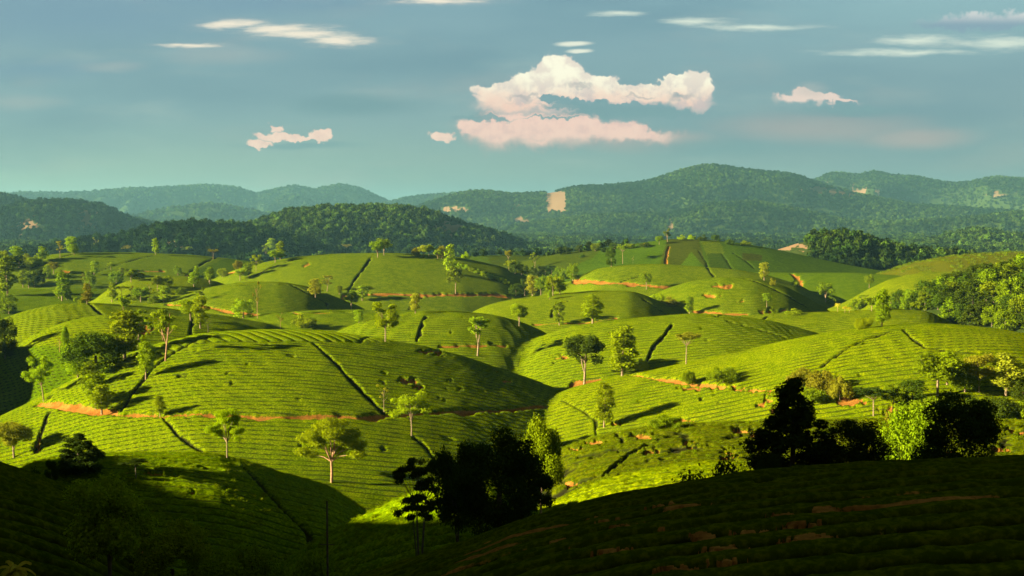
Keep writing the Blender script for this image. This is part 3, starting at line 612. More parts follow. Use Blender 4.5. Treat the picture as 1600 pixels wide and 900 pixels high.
def crown_layout(kind, rg):
    """trunk tubes and leaf clumps of one tree, about 9 m tall"""
    T = []; K = []
    if kind == 'columnar':
        n = 13; lean = rg.normal()*.035
        T.append(([(0,0,-.6),(lean*2,0,2.5),(lean*5,.1,5.5),(lean*8,0,8.3)], [.20,.15,.10,.03]))
        for i in range(n):
            h = 2.0+6.7*i/(n-1); a = i*2.4+rg.random(); q = (1.05*math.sin(math.pi*min(1, (h-1.0)/8.2))+.25)*(.7+.5*rg.random()); rr_ = .62+.5*rg.random()
            c = (math.cos(a)*q*.75+lean*h, math.sin(a)*q*.75, h); K.append((c, (rr_*1.05, rr_*1.05, rr_*.95)))
            T.append(([(lean*h, 0, h-.8), (c[0]*.6, c[1]*.6, h-.2), c], [.06,.04,.015]))
    elif kind == 'spreading':
        T.append(([(0,0,-.6),(.05,0,1.3),(0,.05,2.9)], [.24,.19,.16]))
        for i in range(21):
            a = i*2.4+rg.random()*.6; h = 3.4+4.7*rg.random(); q = 3.8*math.sqrt(max(.03, 1-((h-5.0)/3.9)**2))*(.35+.65*rg.random()); rr_ = .65+.5*rg.random()
            c = (math.cos(a)*q, math.sin(a)*q, h); K.append((c, (rr_*1.25, rr_*1.25, rr_*.7)))
            if i % 2 == 0: T.append(([(0,.05,2.7), (c[0]*.35, c[1]*.35, 2.9+(h-2.9)*.55), c], [.12,.07,.02]))
    elif kind == 'round':
        T.append(([(0,0,-.6),(.1,0,2.2),(.2,.05,4.2)], [.22,.17,.12])); T.append(([(.05,0,1.6),(-.3,.1,3.4),(-.5,0,5.0)], [.13,.11,.06]))
        for i in range(22):
            a = i*2.4+rg.random()*.6; h = 4.0+4.4*rg.random(); q = 2.5*math.sqrt(max(.03, 1-((h-6.0)/3.1)**2))*(.4+.6*rg.random()); rr_ = .75+.45*rg.random()
            c = (math.cos(a)*q, math.sin(a)*q, h); K.append((c, rr_))
            if i % 3 == 0: T.append(([(.1,0,3.6), (c[0]*.5, c[1]*.5, (h+3.8)/2), c], [.09,.05,.02]))
    elif kind == 'umbrella':
        T.append(([(0,0,-.6),(.05,0,2.8),(.1,0,5.4)], [.17,.13,.10]))
        for i in range(15):
            a = i*2.4; h = 6.6+1.7*rg.random(); q = 3.0*math.sqrt(rg.random())*(1-.25*(h-6.6)/1.7); rr_ = .55+.35*rg.random()
            c = (math.cos(a)*q, math.sin(a)*q, h); K.append((c, (rr_*1.2, rr_*1.2, rr_*.55))); T.append(([(.1,0,5.0), (c[0]*.5, c[1]*.5, 6.0), c], [.07,.04,.015]))
    elif kind == 'sparse':
        T.append(([(0,0,-.6),(-.4,0,2.4),(-.9,.1,4.8),(-1.2,0,7.4)], [.20,.16,.11,.04])); T.append(([(-.4,0,2.4),(.5,.1,4.4),(1.0,0,7.0)], [.11,.08,.03]))
        for i in range(15):
            a = i*2.4; h = 3.9+4.6*rg.random(); q = 1.9*rg.random(); sd_ = -1.0 if i % 2 else .8
            c = (sd_+math.cos(a)*q, math.sin(a)*q*.8, h); rr_ = .45+.35*rg.random(); K.append((c, (rr_*1.2, rr_, rr_*.65))); T.append(([(sd_*.7, 0, h-1.3), c], [.05,.015]))
    elif kind == 'dense':
        T.append(([(0,0,-.8),(0,0,4)], [.35,.2]))
        for i in range(46):
            a = i*2.4+rg.random(); h = .9+7.2*rg.random(); q = 3.5*math.sqrt(max(.03, 1-((h-3.9)/4.9)**2))*(.5+.5*rg.random()); rr_ = .75+.5*rg.random()
            K.append(((math.cos(a)*q, math.sin(a)*q, h), rr_))
    elif kind == 'conic':
        T.append(([(0,0,-.8),(0,0,6)], [.3,.12]))
        for i in range(50):
            h = .7+8.2*(i/49.); a = i*2.4+rg.random(); t_ = min(1, (9.3-h)/6.2); q = 2.9*t_**.9*(.35+.65*rg.random())*(.75 if h < 1.6 else 1); rr_ = (.42+.5*rg.random())*(.55+.6*t_)
            K.append(((math.cos(a)*q, math.sin(a)*q, h), (rr_, rr_, rr_*.8)))
    elif kind == 'feathery':
        for j in range(5):
            a = j*1.3+.4; x, y = math.cos(a), math.sin(a)*.6; T.append(([(x*.25, y*.2, -.8), (x*.9, y*.6, 2.6), (x*2.2, y*1.3, 6.0)], [.12,.09,.05]))
            for k in range(10):
                b = rg.random()*6.3; q = .5+2.6*rg.random(); h = 4.6+3.8*rg.random(); c = (x*2.4+math.cos(b)*q, y*1.6+math.sin(b)*q, h); K.append((c, (.75+.5*rg.random(), .6, .2)))
                T.append(([(x*2.0, y*1.2, 5.6), c], [.05,.012]))
    elif kind == 'bush':
        T.append(([(0,0,-.5),(0,0,1)], [.12,.06]))
        for i in range(20):
            a = i*2.4; q = 3.4*math.sqrt(rg.random()); h = .5+rg.random()*3.2*(1-(q/4.6)**2); rr_ = .8+.6*rg.random(); K.append(((math.cos(a)*q, math.sin(a)*q, h), (rr_, rr_, rr_*.8)))
    elif kind == 'bare':
        T.append(([(0,0,-.5),(.05,0,3),(0,0,6)], [.13,.1,.06]))
        for i in range(9):
            a = i*2.4; h = 3.5+4.5*i/9; c = (math.cos(a)*(.8+rg.random()*1.1), math.sin(a)*1.3, h+1.2); T.append(([(0,0,h-.8), (c[0]*.5, c[1]*.5, h), c], [.055,.04,.012]))
            if i % 2 == 0: K.append((c, .38))
    return T, K
def add_limbs_join(T):
    V = []; Fc = []
    for pts, rad in T: tube(V, Fc, pts, rad)
    return V, Fc
PROTO = {}
def prototype(kind, leaf, bark, seed, detail):
    """detail: leaves and leaf size for near (2), middle (1) and far (0) trees"""
    key = (kind, leaf, bark, seed, detail)
    if key in PROTO: return PROTO[key]
    rg = np.random.default_rng(seed*7+len(kind)); T, K = crown_layout(kind, rg)
    V, Fc = add_limbs_join(T); tr = mesh_from('trunk', V, Fc, MBK[bark])
    dens = {'dense': 1.8, 'conic': 1.7, 'bush': 1.1, 'round': 1.3, 'spreading': 1.3, 'columnar': .8, 'umbrella': .6, 'sparse': .55, 'feathery': .7, 'bare': .10}[kind]
    n, sz = {2: (13000, .22), 1: (4500, .33), 0: (1500, .50)}[detail]
    V, Fc = leaves(K, int(n*dens), sz, rg, shell=.35 if kind in ('feathery',) else .5); cr = mesh_from('crown', V, Fc, ML[leaf], False)
    hmax = max(V[:, 2]); wmax = np.percentile(np.abs(V[:, 0]), 97)*2
    PROTO[key] = (tr, cr, hmax, wmax); return PROTO[key]
def palm_proto():
    if 'palm' in PROTO: return PROTO['palm']
    V = []; Fc = []; tube(V, Fc, [(0,0,-.5),(.1,0,2.5),(.05,0,5.4)], [.22,.15,.13], 8); tr = mesh_from('trunk', V, Fc, MBK['pale'])
    V = []; Fc = []; rg = np.random.default_rng(5)
    for i in range(26):
        a = i*2.4; up = .9-1.5*(i/26.); L = 2.3; pv = None
        for s in range(7):
            t = s/6.; r_ = L*t*math.cos(up*(1-.3*t)); z = 5.4+L*t*math.sin(up)-1.3*t*t
            c = np.array([math.cos(a)*r_, math.sin(a)*r_, z]); sd_ = np.array([-math.sin(a), math.cos(a), 0])*(.34*math.sin(math.pi*(.12+.85*t)))
            cur = (c-sd_-np.array([0,0,.12]), c, c+sd_-np.array([0,0,.12]))
            if pv is not None:
                b = len(V); V += [pv[0], pv[1], cur[1], cur[0], pv[1], pv[2], cur[2], cur[1]]; Fc += [(b, b+1, b+2, b+3), (b+4, b+5, b+6, b+7)]
            pv = cur
    cr = mesh_from('fronds', V, Fc, ML['palm'], False); PROTO['palm'] = (tr, cr, 7.4, 4.6); return PROTO['palm']

TCOUNT = 0
def place_tree(pos, h, wpx, kind, leaf, bark, seed, detail, label, group, name='tree', cat='tree', rotz=None, lean=0.0):
    """one tree: an Empty at the base that carries trunk and crown"""
    global TCOUNT
    TCOUNT += 1
    tr, cr, hm, wm = palm_proto() if kind == 'palm' else prototype(kind, leaf, bark, seed, detail)
    e = bpy.data.objects.new(name, None); C.objects.link(e); e.empty_display_size = .5
    e.location = (pos[0], pos[1], pos[2]+CZ); sz_ = h/hm; sx_ = sz_ if wpx is None else min(max(wpx/wm, sz_*.55), sz_*2.2)
    e.scale = (sx_, sx_, sz_); e.rotation_euler = (0, lean, (TCOUNT*2.39996) % 6.283 if rotz is None else rotz)
    e['label'] = label; e['category'] = cat
    if group: e['group'] = group
    for nm_, me in (('trunk', tr), ('fronds' if kind == 'palm' else 'crown', cr)):
        o = bpy.data.objects.new(nm_, me); C.objects.link(o); o.parent = e
    return e
def tree_at(u, v, hp, wp, kind, leaf, label, group=None, bark='pale', seed=1, D=None, name='tree', cat='tree', rotz=None, lean=0.0, vt=None):
    """u, v: where the photo shows the foot; hp, wp: height and width there in pixels; D: distance when the foot is hidden (v then gives the top)"""
    if D is None:
        p, r = hit(u, v); h = hp*r/F
    else:
        a, t = ray(u, vt); x, y = D*math.sin(a), D*math.cos(a); z = ground(x, y); p = np.array([x, y, z]); r = D; h = D*t-z
    det = 2 if hp > 85 or r < 130 else (1 if r < 300 else 0)
    if D is not None: print('tree', u, label[:30], 'h=%.1f' % h, 'w=%.1f' % (wp*r/F))
    return place_tree(p, h, wp*r/F if wp else None, kind, leaf, bark, seed, det, label, group, name, cat, rotz, lean)

# ------------------------------------------------------------------ single trees, near to far (foot u, v, height, width in the photo)
G1 = 'trees standing on the large central tea dome'
def T(*a, **k): tree_at(*a, **k)
T(355, 715, 78, 50, 'spreading', 'bright', 'upright tree with feathery green crown on the shadow edge of the near tea dome', seed=11)
T(518, 754, 106, 96, 'spreading', 'bright', 'broad crowned tree with orange lit forked trunk, largest on the rows of the central dome', bark='pink', seed=2, rotz=.3)
T(643, 680, 70, 56, 'spreading', 'bright', 'bright green leafy tree hiding part of the red path, slim pale trunk', seed=3)
T(600, 642, 42, 22, 'bare', 'yellow', 'thin nearly bare young tree above the red path beside the dark ditch', seed=1)
T(150, 636, 52, 34, 'columnar', 'bright', 'slimmer tree of the touching pair on the red path', 'pair of trees on the red path', seed=4)
T(159, 645, 44, 36, 'columnar', 'bright', 'lower, nearer tree of the touching pair on the red path', 'pair of trees on the red path', seed=5)
T(68, 625, 68, 42, 'spreading', 'bright', 'leaning tree at the end of the red path on the far left shoulder', seed=6, lean=-.12, rotz=0)
T(228, 590, 56, 24, 'columnar', 'bright', 'narrow columnar tree casting a long shadow on the left flank of the central dome', seed=7)
T(258, 563, 78, 40, 'sparse', 'bright', 'tall sparse tree with twin pinkish trunks on the shoulder of the central dome', bark='pink', seed=2)
T(250, 650, 32, 18, 'columnar', 'bright', 'small shrub like tree growing in the gap of the red path', seed=8)
T(195, 560, 74, 48, 'columnar', 'bright', 'tall bright tree beside the big dark bush', seed=9)
T(215, 540, 54, 24, 'sparse', 'bright', 'tall thin tree just behind the bright tree by the dark bush', seed=3)
T(150, 585, 66, 78, 'dense', 'deep', 'big dark rounded bush in the dip left of the central dome', seed=2, name='bush', cat='bush', bark='dark')
T(122, 590, 56, 36, 'columnar', 'bright', 'bright leafy tree in front of the big dark bush', seed=10)
T(140, 610, 44, 30, 'columnar', 'mid', 'short tree at the foot of the big dark bush', seed=10)
T(105, 557, 46, 14, 'columnar', 'mid', 'very slim dark tree left of the big dark bush', seed=12)
T(93, 550, 24, 16, 'bare', 'rust', 'small rusty twiggy tree left of the big dark bush', seed=2, bark='pink')
T(8, 560, 62, 34, 'dense', 'dark', 'dark tree cut by the photo edge beside the striped shaded rows', seed=5, bark='dark')
T(313, 513, 50, 22, 'columnar', 'bright', 'brighter tree of two on the crest behind the central dome, left part', 'two trees left of the crest', seed=13)
T(298, 500, 32, 36, 'round', 'bright', 'rounder yellow tree of two on the crest behind the central dome', 'two trees left of the crest', seed=3)
T(325, 520, 26, 16, 'bare', 'mid', 'small dark twiggy tree right on the crest of the central dome', seed=3, bark='dark')
T(380, 497, 32, 32, 'dense', 'bright', 'rounded bright tree standing beside the pinkish bare trunk', seed=4)
T(402, 497, 58, 16, 'bare', 'rust', 'tall narrow nearly bare tree with a pinkish trunk', bark='pink', seed=14)
T(438, 513, 24, 14, 'bare', 'rust', 'tiny bare reddish tree just behind the crest of the central dome', bark='pink', seed=4)
T(475, 512, 22, 34, 'bush', 'bright', 'bright bush just behind the crest of the central dome', seed=1, name='bush', cat='bush')
T(602, 533, 62, 42, 'spreading', 'bright', 'bright round headed tree on the crest of the central dome', seed=4)
T(561, 505, 22, 18, 'columnar', 'bright', 'small bright tree between crest tree and farther grove', seed=15)
T(746, 556, 62, 46, 'sparse', 'bright', 'thinly leaved tree with see through crown on the right shoulder of the central dome', seed=5)
T(913, 598, 78, 56, 'round', 'deep', 'dark green round crowned tree with tall pale trunk on the bend of the path', seed=2, rotz=.2)
T(972, 587, 80, 40, 'columnar', 'bright', 'tall loose columnar tree next to the round crowned one', seed=16)
T(1072, 569, 50, 38, 'umbrella', 'rust', 'small umbrella shaped tree with bare trunk on the crest of the right dome', seed=2)
T(1003, 580, 22, 22, 'bush', 'yellow', 'small yellow bush between the columnar and the umbrella tree', seed=2, name='bush', cat='bush')
T(944, 668, 74, 32, 'columnar', 'bright', 'slim leaning tree at the edge of the long shadow in the valley', seed=17, lean=.10, rotz=0)
T(811, 509, 36, 24, 'round', 'bright', 'little bright tree on the right end of the ditched dome', seed=5)
T(874, 508, 38, 18, 'columnar', 'mid', 'slim tree beside the pale track, left of its leafier neighbour', seed=18)
T(926, 505, 46, 30, 'columnar', 'bright', 'leafy tree on the pale track, right of its slimmer neighbour', seed=19)
T(1040, 668, 20, 52, 'bush', 'mid', 'low spreading bush on the crest of the scrubby field', seed=3, name='bush', cat='bush')
T(1378, 510, 58, 22, 'columnar', 'mid', 'tall thin tree on the narrow field below the wood', seed=20)
T(1350, 513, 18, 26, 'bush', 'bright', 'low bright bush left of the tall thin tree below the wood', seed=4, name='bush', cat='bush')
# tall trees in the shade of the foreground
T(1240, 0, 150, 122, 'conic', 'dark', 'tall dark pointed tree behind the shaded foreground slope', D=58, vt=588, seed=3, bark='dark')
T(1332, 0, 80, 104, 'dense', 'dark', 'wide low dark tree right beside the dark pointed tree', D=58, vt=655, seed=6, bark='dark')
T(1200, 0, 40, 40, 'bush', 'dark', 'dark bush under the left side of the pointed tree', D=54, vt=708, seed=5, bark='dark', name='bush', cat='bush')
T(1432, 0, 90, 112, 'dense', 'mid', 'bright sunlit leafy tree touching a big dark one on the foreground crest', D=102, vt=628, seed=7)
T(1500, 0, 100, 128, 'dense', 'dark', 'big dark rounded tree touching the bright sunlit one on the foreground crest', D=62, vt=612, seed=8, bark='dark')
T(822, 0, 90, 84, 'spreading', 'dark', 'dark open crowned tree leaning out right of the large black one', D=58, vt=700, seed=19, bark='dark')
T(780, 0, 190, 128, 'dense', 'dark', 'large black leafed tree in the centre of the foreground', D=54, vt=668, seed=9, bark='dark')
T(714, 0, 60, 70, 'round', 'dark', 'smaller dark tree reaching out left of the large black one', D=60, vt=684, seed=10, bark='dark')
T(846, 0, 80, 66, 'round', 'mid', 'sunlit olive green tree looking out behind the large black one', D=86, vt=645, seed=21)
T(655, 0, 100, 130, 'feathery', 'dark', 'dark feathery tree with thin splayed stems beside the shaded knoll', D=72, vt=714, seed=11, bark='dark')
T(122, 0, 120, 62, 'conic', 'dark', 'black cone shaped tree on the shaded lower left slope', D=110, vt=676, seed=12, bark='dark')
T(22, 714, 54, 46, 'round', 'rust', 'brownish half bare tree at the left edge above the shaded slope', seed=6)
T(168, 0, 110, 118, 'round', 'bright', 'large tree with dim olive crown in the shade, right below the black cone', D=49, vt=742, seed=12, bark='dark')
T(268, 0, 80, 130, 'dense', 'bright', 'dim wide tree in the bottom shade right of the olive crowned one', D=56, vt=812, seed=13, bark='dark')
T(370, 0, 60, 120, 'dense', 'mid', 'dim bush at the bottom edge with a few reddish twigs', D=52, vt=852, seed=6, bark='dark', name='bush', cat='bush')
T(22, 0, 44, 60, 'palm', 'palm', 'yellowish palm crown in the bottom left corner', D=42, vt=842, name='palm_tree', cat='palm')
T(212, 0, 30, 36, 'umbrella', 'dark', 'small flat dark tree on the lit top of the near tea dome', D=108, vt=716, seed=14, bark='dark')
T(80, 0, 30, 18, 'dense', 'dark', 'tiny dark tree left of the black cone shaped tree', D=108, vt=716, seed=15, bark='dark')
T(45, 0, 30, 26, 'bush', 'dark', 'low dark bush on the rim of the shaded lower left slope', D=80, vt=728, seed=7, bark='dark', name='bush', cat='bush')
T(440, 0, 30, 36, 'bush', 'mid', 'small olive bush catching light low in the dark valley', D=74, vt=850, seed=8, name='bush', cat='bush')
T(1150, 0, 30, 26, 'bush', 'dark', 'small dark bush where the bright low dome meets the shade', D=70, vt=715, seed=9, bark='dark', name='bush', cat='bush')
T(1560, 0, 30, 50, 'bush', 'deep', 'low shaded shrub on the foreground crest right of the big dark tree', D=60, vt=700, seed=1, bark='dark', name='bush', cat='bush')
# shrubs and trees on the bank at the right
BK = 'trees and bushes on the bank below the wide bright dome'
for i, (u, v, hp, wp, k, lf, nm_, lb) in enumerate([
    (1465, 618, 64, 54, 'round', 'mid', 'tree', 'tall leafy tree on the bank, highest of the cluster below the bright dome'),
    (1508, 612, 44, 40, 'dense', 'mid', 'tree', 'darker bushy tree between the two tallest on the bank'),
    (1530, 612, 58, 40, 'round', 'yellow', 'tree', 'yellow green tree right of the tallest on the bank'),
    (1572, 618, 62, 40, 'columnar', 'yellow', 'tree', 'upright yellow tree near the photo edge on the bank'),
    (1598, 625, 46, 36, 'dense', 'deep', 'tree', 'dark bushy tree cut by the photo edge on the bank'),
    (1365, 650, 42, 58, 'umbrella', 'dark', 'tree', 'flat topped dark tree at the low left end of the bank'),
    (1395, 640, 38, 34, 'round', 'mid', 'tree', 'small tree just right of the flat topped dark one'),
    (1425, 632, 40, 40, 'dense', 'deep', 'tree', 'bushy green tree left under the tallest on the bank'),
    (1250, 600, 28, 40, 'bush', 'rust', 'bush', 'rusty low bush at the start of the orange bank'),
    (1285, 612, 36, 46, 'bush', 'rust', 'bush', 'orange brown bush on the orange bank behind the pointed tree'),
    (1312, 622, 36, 34, 'bush', 'yellow', 'bush', 'yellowish bush right of the orange brown one on the bank'),
    (1270, 628, 20, 40, 'bush', 'mid', 'bush', 'green bush low on the orange bank'),
    (1455, 648, 30, 60, 'bush', 'mid', 'bush', 'wide green bush at the foot of the tallest bank tree'),
    (1510, 650, 30, 60, 'bush', 'deep', 'bush', 'wide dark bush at the foot of the yellow green bank tree'),
    (1560, 652, 32, 60, 'bush', 'deep', 'bush', 'dark low bush at the foot of the upright yellow tree'),
    (1600, 655, 30, 50, 'bush', 'mid', 'bush', 'green low bush at the photo edge under the bank'),
    (1130, 596, 24, 44, 'bush', 'mid', 'bush', 'grassy bush on the orange bank at the end of the long shadow'),
    (1077, 600, 24, 20, 'bush', 'mid', 'bush', 'small round bush on the orange bank'),
    (1405, 660, 22, 40, 'bush', 'rust', 'bush', 'reddish low bush between bank and scrubby field'),
    (1480, 600, 50, 34, 'columnar', 'bright', 'tree', 'narrow bright tree behind the tallest one on the bank')]):
    T(u, v, hp, wp, k, lf, lb, BK, seed=30+i % 5, name=nm_, cat=nm_)

ORD = 'first second third fourth fifth sixth seventh eighth ninth tenth eleventh twelfth thirteenth fourteenth fifteenth sixteenth seventeenth eighteenth nineteenth twentieth'.split()+['twenty-'+q for q in 'first second third fourth fifth sixth seventh eighth ninth'.split()]+['thirtieth']+['thirty-'+q for q in 'first second third fourth fifth sixth seventh eighth ninth'.split()]+['fortieth']
def row(lst, phrase, group, name='tree'):
    lst = sorted(lst, key=lambda t: t[0]); kinds = ['columnar', 'round', 'columnar', 'spreading', 'sparse']
    for i, t in enumerate(lst):
        u, v, hp, wp = t[:4]; k = t[4] if len(t) > 4 else kinds[i % 5]; lf = t[5] if len(t) > 5 else ('mid', 'bright', 'mid', 'bright')[i % 4]
        lab = (ORD[i]+' from left of the '+phrase) if len(lst) > 1 else phrase
        T(u, v, hp, wp, k, lf, lab, group, seed=20+i % 7, name=name, cat='tree' if name == 'tree' else name.replace('_', ' '))
row([(712,458,42,24,'round','mid'),(704,430,50,18,'columnar','bright')], 'two trees on the right flank of the far broad dome', 'two trees on the far broad dome')
row([(590,402,26,22,'round','mid'),(600,398,26,22,'round','mid')], 'pair of round trees topping the far broad dome', 'pair topping the far broad dome')
row([(541,395,14,18,'umbrella','rust'),(425,402,28,14),(430,410,20,22),(400,424,26,16),(389,432,22,14),(375,438,16,18),(438,406,30,14),(415,405,18,16),(372,420,14,14,'bush','rust')], 'trees lining the left crest of the far broad dome', 'trees on the left crest of the far broad dome')
row([(493,465,30,20,'columnar','yellow'),(511,455,24,20,'sparse','rust'),(530,460,14,12),(549,483,30,22,'round','mid'),(566,470,24,18,'columnar','bright'),(649,489,32,14,'columnar','yellow'),(560,465,16,14)], 'small yellowish trees below the far broad dome', 'small trees below the far broad dome')
row([(806,462,20,20,'dense','deep'),(820,462,26,20,'dense','deep'),(832,462,34,18,'columnar','yellow'),(845,461,32,20,'round','mid'),(857,462,30,16,'columnar','mid'),(864,462,34,20,'round','bright'),(875,459,28,18,'columnar','bright'),(859,468,16,8,'columnar','bright')], 'pale trunked trees clumped beside the far path', 'clump of trees beside the far path')
row([(955,417,32,16,'dense','deep'),(973,412,32,20,'umbrella','mid'),(989,412,12,5,'bare','rust')], 'trees on the crest above the far orange path', 'trees above the far orange path')
row([(1010,452,26,18,'round','mid')], 'lone small tree on the pale orange path between two far domes', None)
row([(895,438,28,20,'dense','mid'),(882,436,18,16,'bush','mid'),(1194,438,28,14,'columnar','yellow'),(1207,446,12,10,'bush','rust')], 'small trees at the ends of the far orange path', 'trees at either end of the orange path dome')
row([(1045,478,16,34,'bush','rust'),(1077,490,28,12,'columnar','mid'),(1028,470,12,20,'bush','bright')], 'small trees in the shaded gully left of the scarred dome', 'trees in the shaded gully')
row([(1198,480,22,14,'round','mid'),(1240,491,10,24,'bush','bright')], 'two little trees on the face of the scarred dome', 'trees on the scarred dome')
row([(1290,472,30,24,'round','mid'),(1302,476,16,14,'bush','mid'),(1358,450,22,14,'round','mid'),(1243,447,10,12,'bush','bright')], 'trees round the deeper green field below the wooded knoll', 'trees round the deeper green field')
row([(1309,487,16,10,'palm','palm'),(1320,488,11,9,'palm','palm'),(1327,488,9,9,'palm','palm')], 'tiny yellow palms behind the narrow field', 'tiny yellow palms', 'palm_tree')
row([(1340,484,18,22,'bush','mid'),(1362,486,22,20,'round','mid'),(1378,484,26,18,'round','mid'),(1392,482,20,20,'dense','mid'),(1350,478,16,16,'sparse','mid')], 'trees along the left foot of the wood', 'trees along the left foot of the wood')
row([(795,423,32,11,'umbrella','rust'),(835,420,26,14,'sparse','mid'),(798,424,18,18),(805,428,20,18,'dense','deep'),(815,430,18,20,'dense','mid'),(826,435,18,18),(840,432,18,20,'dense','deep'),(852,430,16,18,'dense','dark'),(862,430,16,18,'dense','dark'),(870,430,14,14,'bush','mid')], 'trees in the far hollow behind the pale trunks', 'trees in the far hollow')
row([(650,400,14,14,'bush','rust'),(662,401,18,16,'round','yellow'),(670,402,20,16,'round','bright'),(684,404,16,14,'round','bright'),(690,404,20,14,'dense','rust'),(728,404,12,14,'bush','bright')]+[(700+9*i,412+3.2*i-.5*(i % 2),8,11,'bush','bright') for i in range(1, 11)], 'low trees behind the right crest of the far dome', 'bushes behind the far broad dome crest')
row([(1043,378,22,18,'sparse','mid'),(1030,382,14,12),(1065,374,8,12,'bush','bright'),(1080,374,8,12,'bush','bright'),(1098,376,10,14,'bush','deep'),(1118,376,10,14,'bush','deep'),(1010,386,8,20,'bush','deep'),(985,388,8,20,'bush','mid'),(960,389,10,16,'dense','deep'),(930,392,12,14,'dense','mid'),(905,394,12,14,'dense','deep'),(885,397,12,14,'dense','deep'),(1140,382,9,16,'bush','deep'),(1165,384,9,16,'bush','mid')], 'bushes along the top of the patchwork slope', 'trees along the top of the patchwork slope')
row([(1592,452,20,16,'palm','palm')], 'yellow palm standing at the edge of the wood against the photo border', None, 'palm_tree')
# the many small trees at the left
row([(94,402,24,14,'sparse','rust'),(113,396,26,16,'columnar','bright'),(116,398,16,12,'columnar','mid'),(150,393,20,10,'bare','rust'),(243,398,26,9,'columnar','bright'),(295,397,10,10,'round','bright'),(333,405,16,18,'umbrella','rust'),(200,393,8,18,'bush','rust'),(66,408,22,16),(42,418,20,14,'columnar','bright'),(47,421,18,14,'columnar','bright'),(25,415,30,18,'columnar','bright'),(30,418,18,18,'dense','dark'),(5,420,28,20,'dense','bright'),(58,415,16,14,'bush','bright'),(14,424,20,16,'dense','deep')], 'trees along the crest of the far left tea field', 'trees on the crest of the far left tea field')
row([(75,436,22,12,'columnar','bright'),(84,428,18,16,'round','rust'),(147,430,22,12,'columnar','bright'),(173,422,12,10,'round','bright'),(205,441,22,18,'round','mid'),(217,438,12,18,'dense','mid'),(278,430,14,13,'dense','mid'),(303,432,8,14,'bush','mid'),(306,436,20,9,'columnar','bright'),(327,441,24,16,'columnar','mid'),(348,433,14,16,'dense','bright'),(182,443,18,20,'dense','mid'),(288,431,6,10,'bush','mid'),(190,432,14,10)], 'small trees between the far tea field and the grove', 'small trees behind the grove')
row([(12,462,60,24,'columnar','mid'),(14,490,30,24,'dense','mid'),(2,440,40,20,'dense','deep'),(36,449,26,16,'columnar','mid'),(45,450,24,14,'columnar','mid'),(54,448,26,18,'dense','deep'),(62,444,24,16,'dense','deep'),(97,470,44,20,'columnar','mid'),(104,468,22,14,'dense','mid'),(92,466,18,12,'columnar','bright'),(136,475,32,14,'columnar','rust'),(140,450,24,20,'dense','mid'),(127,474,9,8,'bush','bright'),(119,472,8,8,'bush','bright'),(4,488,18,16,'dense','deep'),(132,444,16,12,'sparse','rust')], 'trees scattered in the shaded hollow at the left', 'trees in the shaded hollow')
row([(175,472,30,14,'columnar','bright'),(190,465,18,20,'umbrella','mid'),(193,490,26,16,'round','bright'),(206,462,14,10,'sparse','rust'),(220,472,22,26,'round','mid'),(234,468,26,12,'bare','rust'),(246,454,24,16,'round','mid'),(256,473,26,18,'columnar','bright'),(262,450,18,16,'dense','mid'),(283,460,12,18,'bush','mid'),(303,448,22,14,'columnar','bright'),(314,470,20,16,'sparse','mid'),(260,460,14,12,'dense','mid'),(328,444,16,12,'round','bright'),(212,468,14,18,'bush','mid'),(240,474,12,16,'bush','mid')], 'young trees of the grove on the overgrown dome', 'young trees of the grove')

# ---- the wood on the slope at the right: single trees
rgw = np.random.default_rng(21)
WT = []
m = np.nonzero((IDX == KEY['wood']) & (SL >= SLmax-3e-3) & (PU > 1392) & (PU < 1612))
cell_w = (RR[m[0]]**2); order = rgw.choice(len(m[0]), 6000, p=cell_w/cell_w.sum())
for k in order:
    i, j = m[0][k], m[1][k]; p = (X[i, j], Y[i, j], Z[i, j])
    if 1545 < PU[i, j] < 1612 and 444 < PV[i, j] < 474 and rgw.random() < .8: continue
    if all((p[0]-q[0])**2+(p[1]-q[1])**2 > 4.4**2 for q in WT):
        WT.append(p+(PU[i, j], PV[i, j]))
    if len(WT) > 230: break
edge_of = {}
for q in WT:
    b = int(q[3]//14); edge_of[b] = max(edge_of.get(b, (0, None))[0:1]+(q,), (q[4], q), key=lambda s: s[0]) if b in edge_of else (q[4], q)
front_set = {id(v[1]) for v in edge_of.values()}
WT.sort(key=lambda q: q[3]); fi = 0; cnt = {}
for i, q in enumerate(WT):
    h = 4.2+2.8*rgw.random()
    lf = ('mid', 'deep', 'deep', 'mid', 'deep', 'bright')[int(rgw.random()*5.35)]; tone = {'mid': 'green', 'deep': 'dark green', 'bright': 'light green'}[lf]
    if id(q) in front_set and fi < 24:
        lab = ORD[fi]+' from the left of the trees on the front edge of the hillside wood'; fi += 1
    else:
        part = 'upper' if q[4] < 432 else ('middle' if q[4] < 465 else 'lower'); kk = (tone, part); cnt[kk] = cnt.get(kk, 0)+1
        lab = ORD[min(cnt[kk]-1, 39)]+' from left of the '+tone+' trees in the '+part+' inner hillside wood'
    place_tree(q[:3], h, h*(.72+.3*rgw.random()), ('dense', 'round', 'dense', 'conic')[i % 4], lf, 'dark', 40+i % 5, 0, lab, 'trees of the hillside wood')

# ---- a wooden pole in the dark valley
def pole():
    V = []; Fc = []; a, t = ray(511, 783); D = 64.; x, y = D*math.sin(a), D*math.cos(a); z = ground(x, y); top = D*t
    tube(V, Fc, [(0,0,-.5),(0,0,top-z)], [.085,.06], 8); tube(V, Fc, [(-.35,0,top-z-2.2),(.35,0,top-z-2.2)], [.03,.03], 6)
    me = mesh_from('utility_pole', V, Fc, MBK['dark']); e = bpy.data.objects.new('utility_pole', me); C.objects.link(e); e.location = (x, y, z+CZ)
    e['label'] = 'thin straight wooden pole standing in the dark valley'; e['category'] = 'pole'
pole()

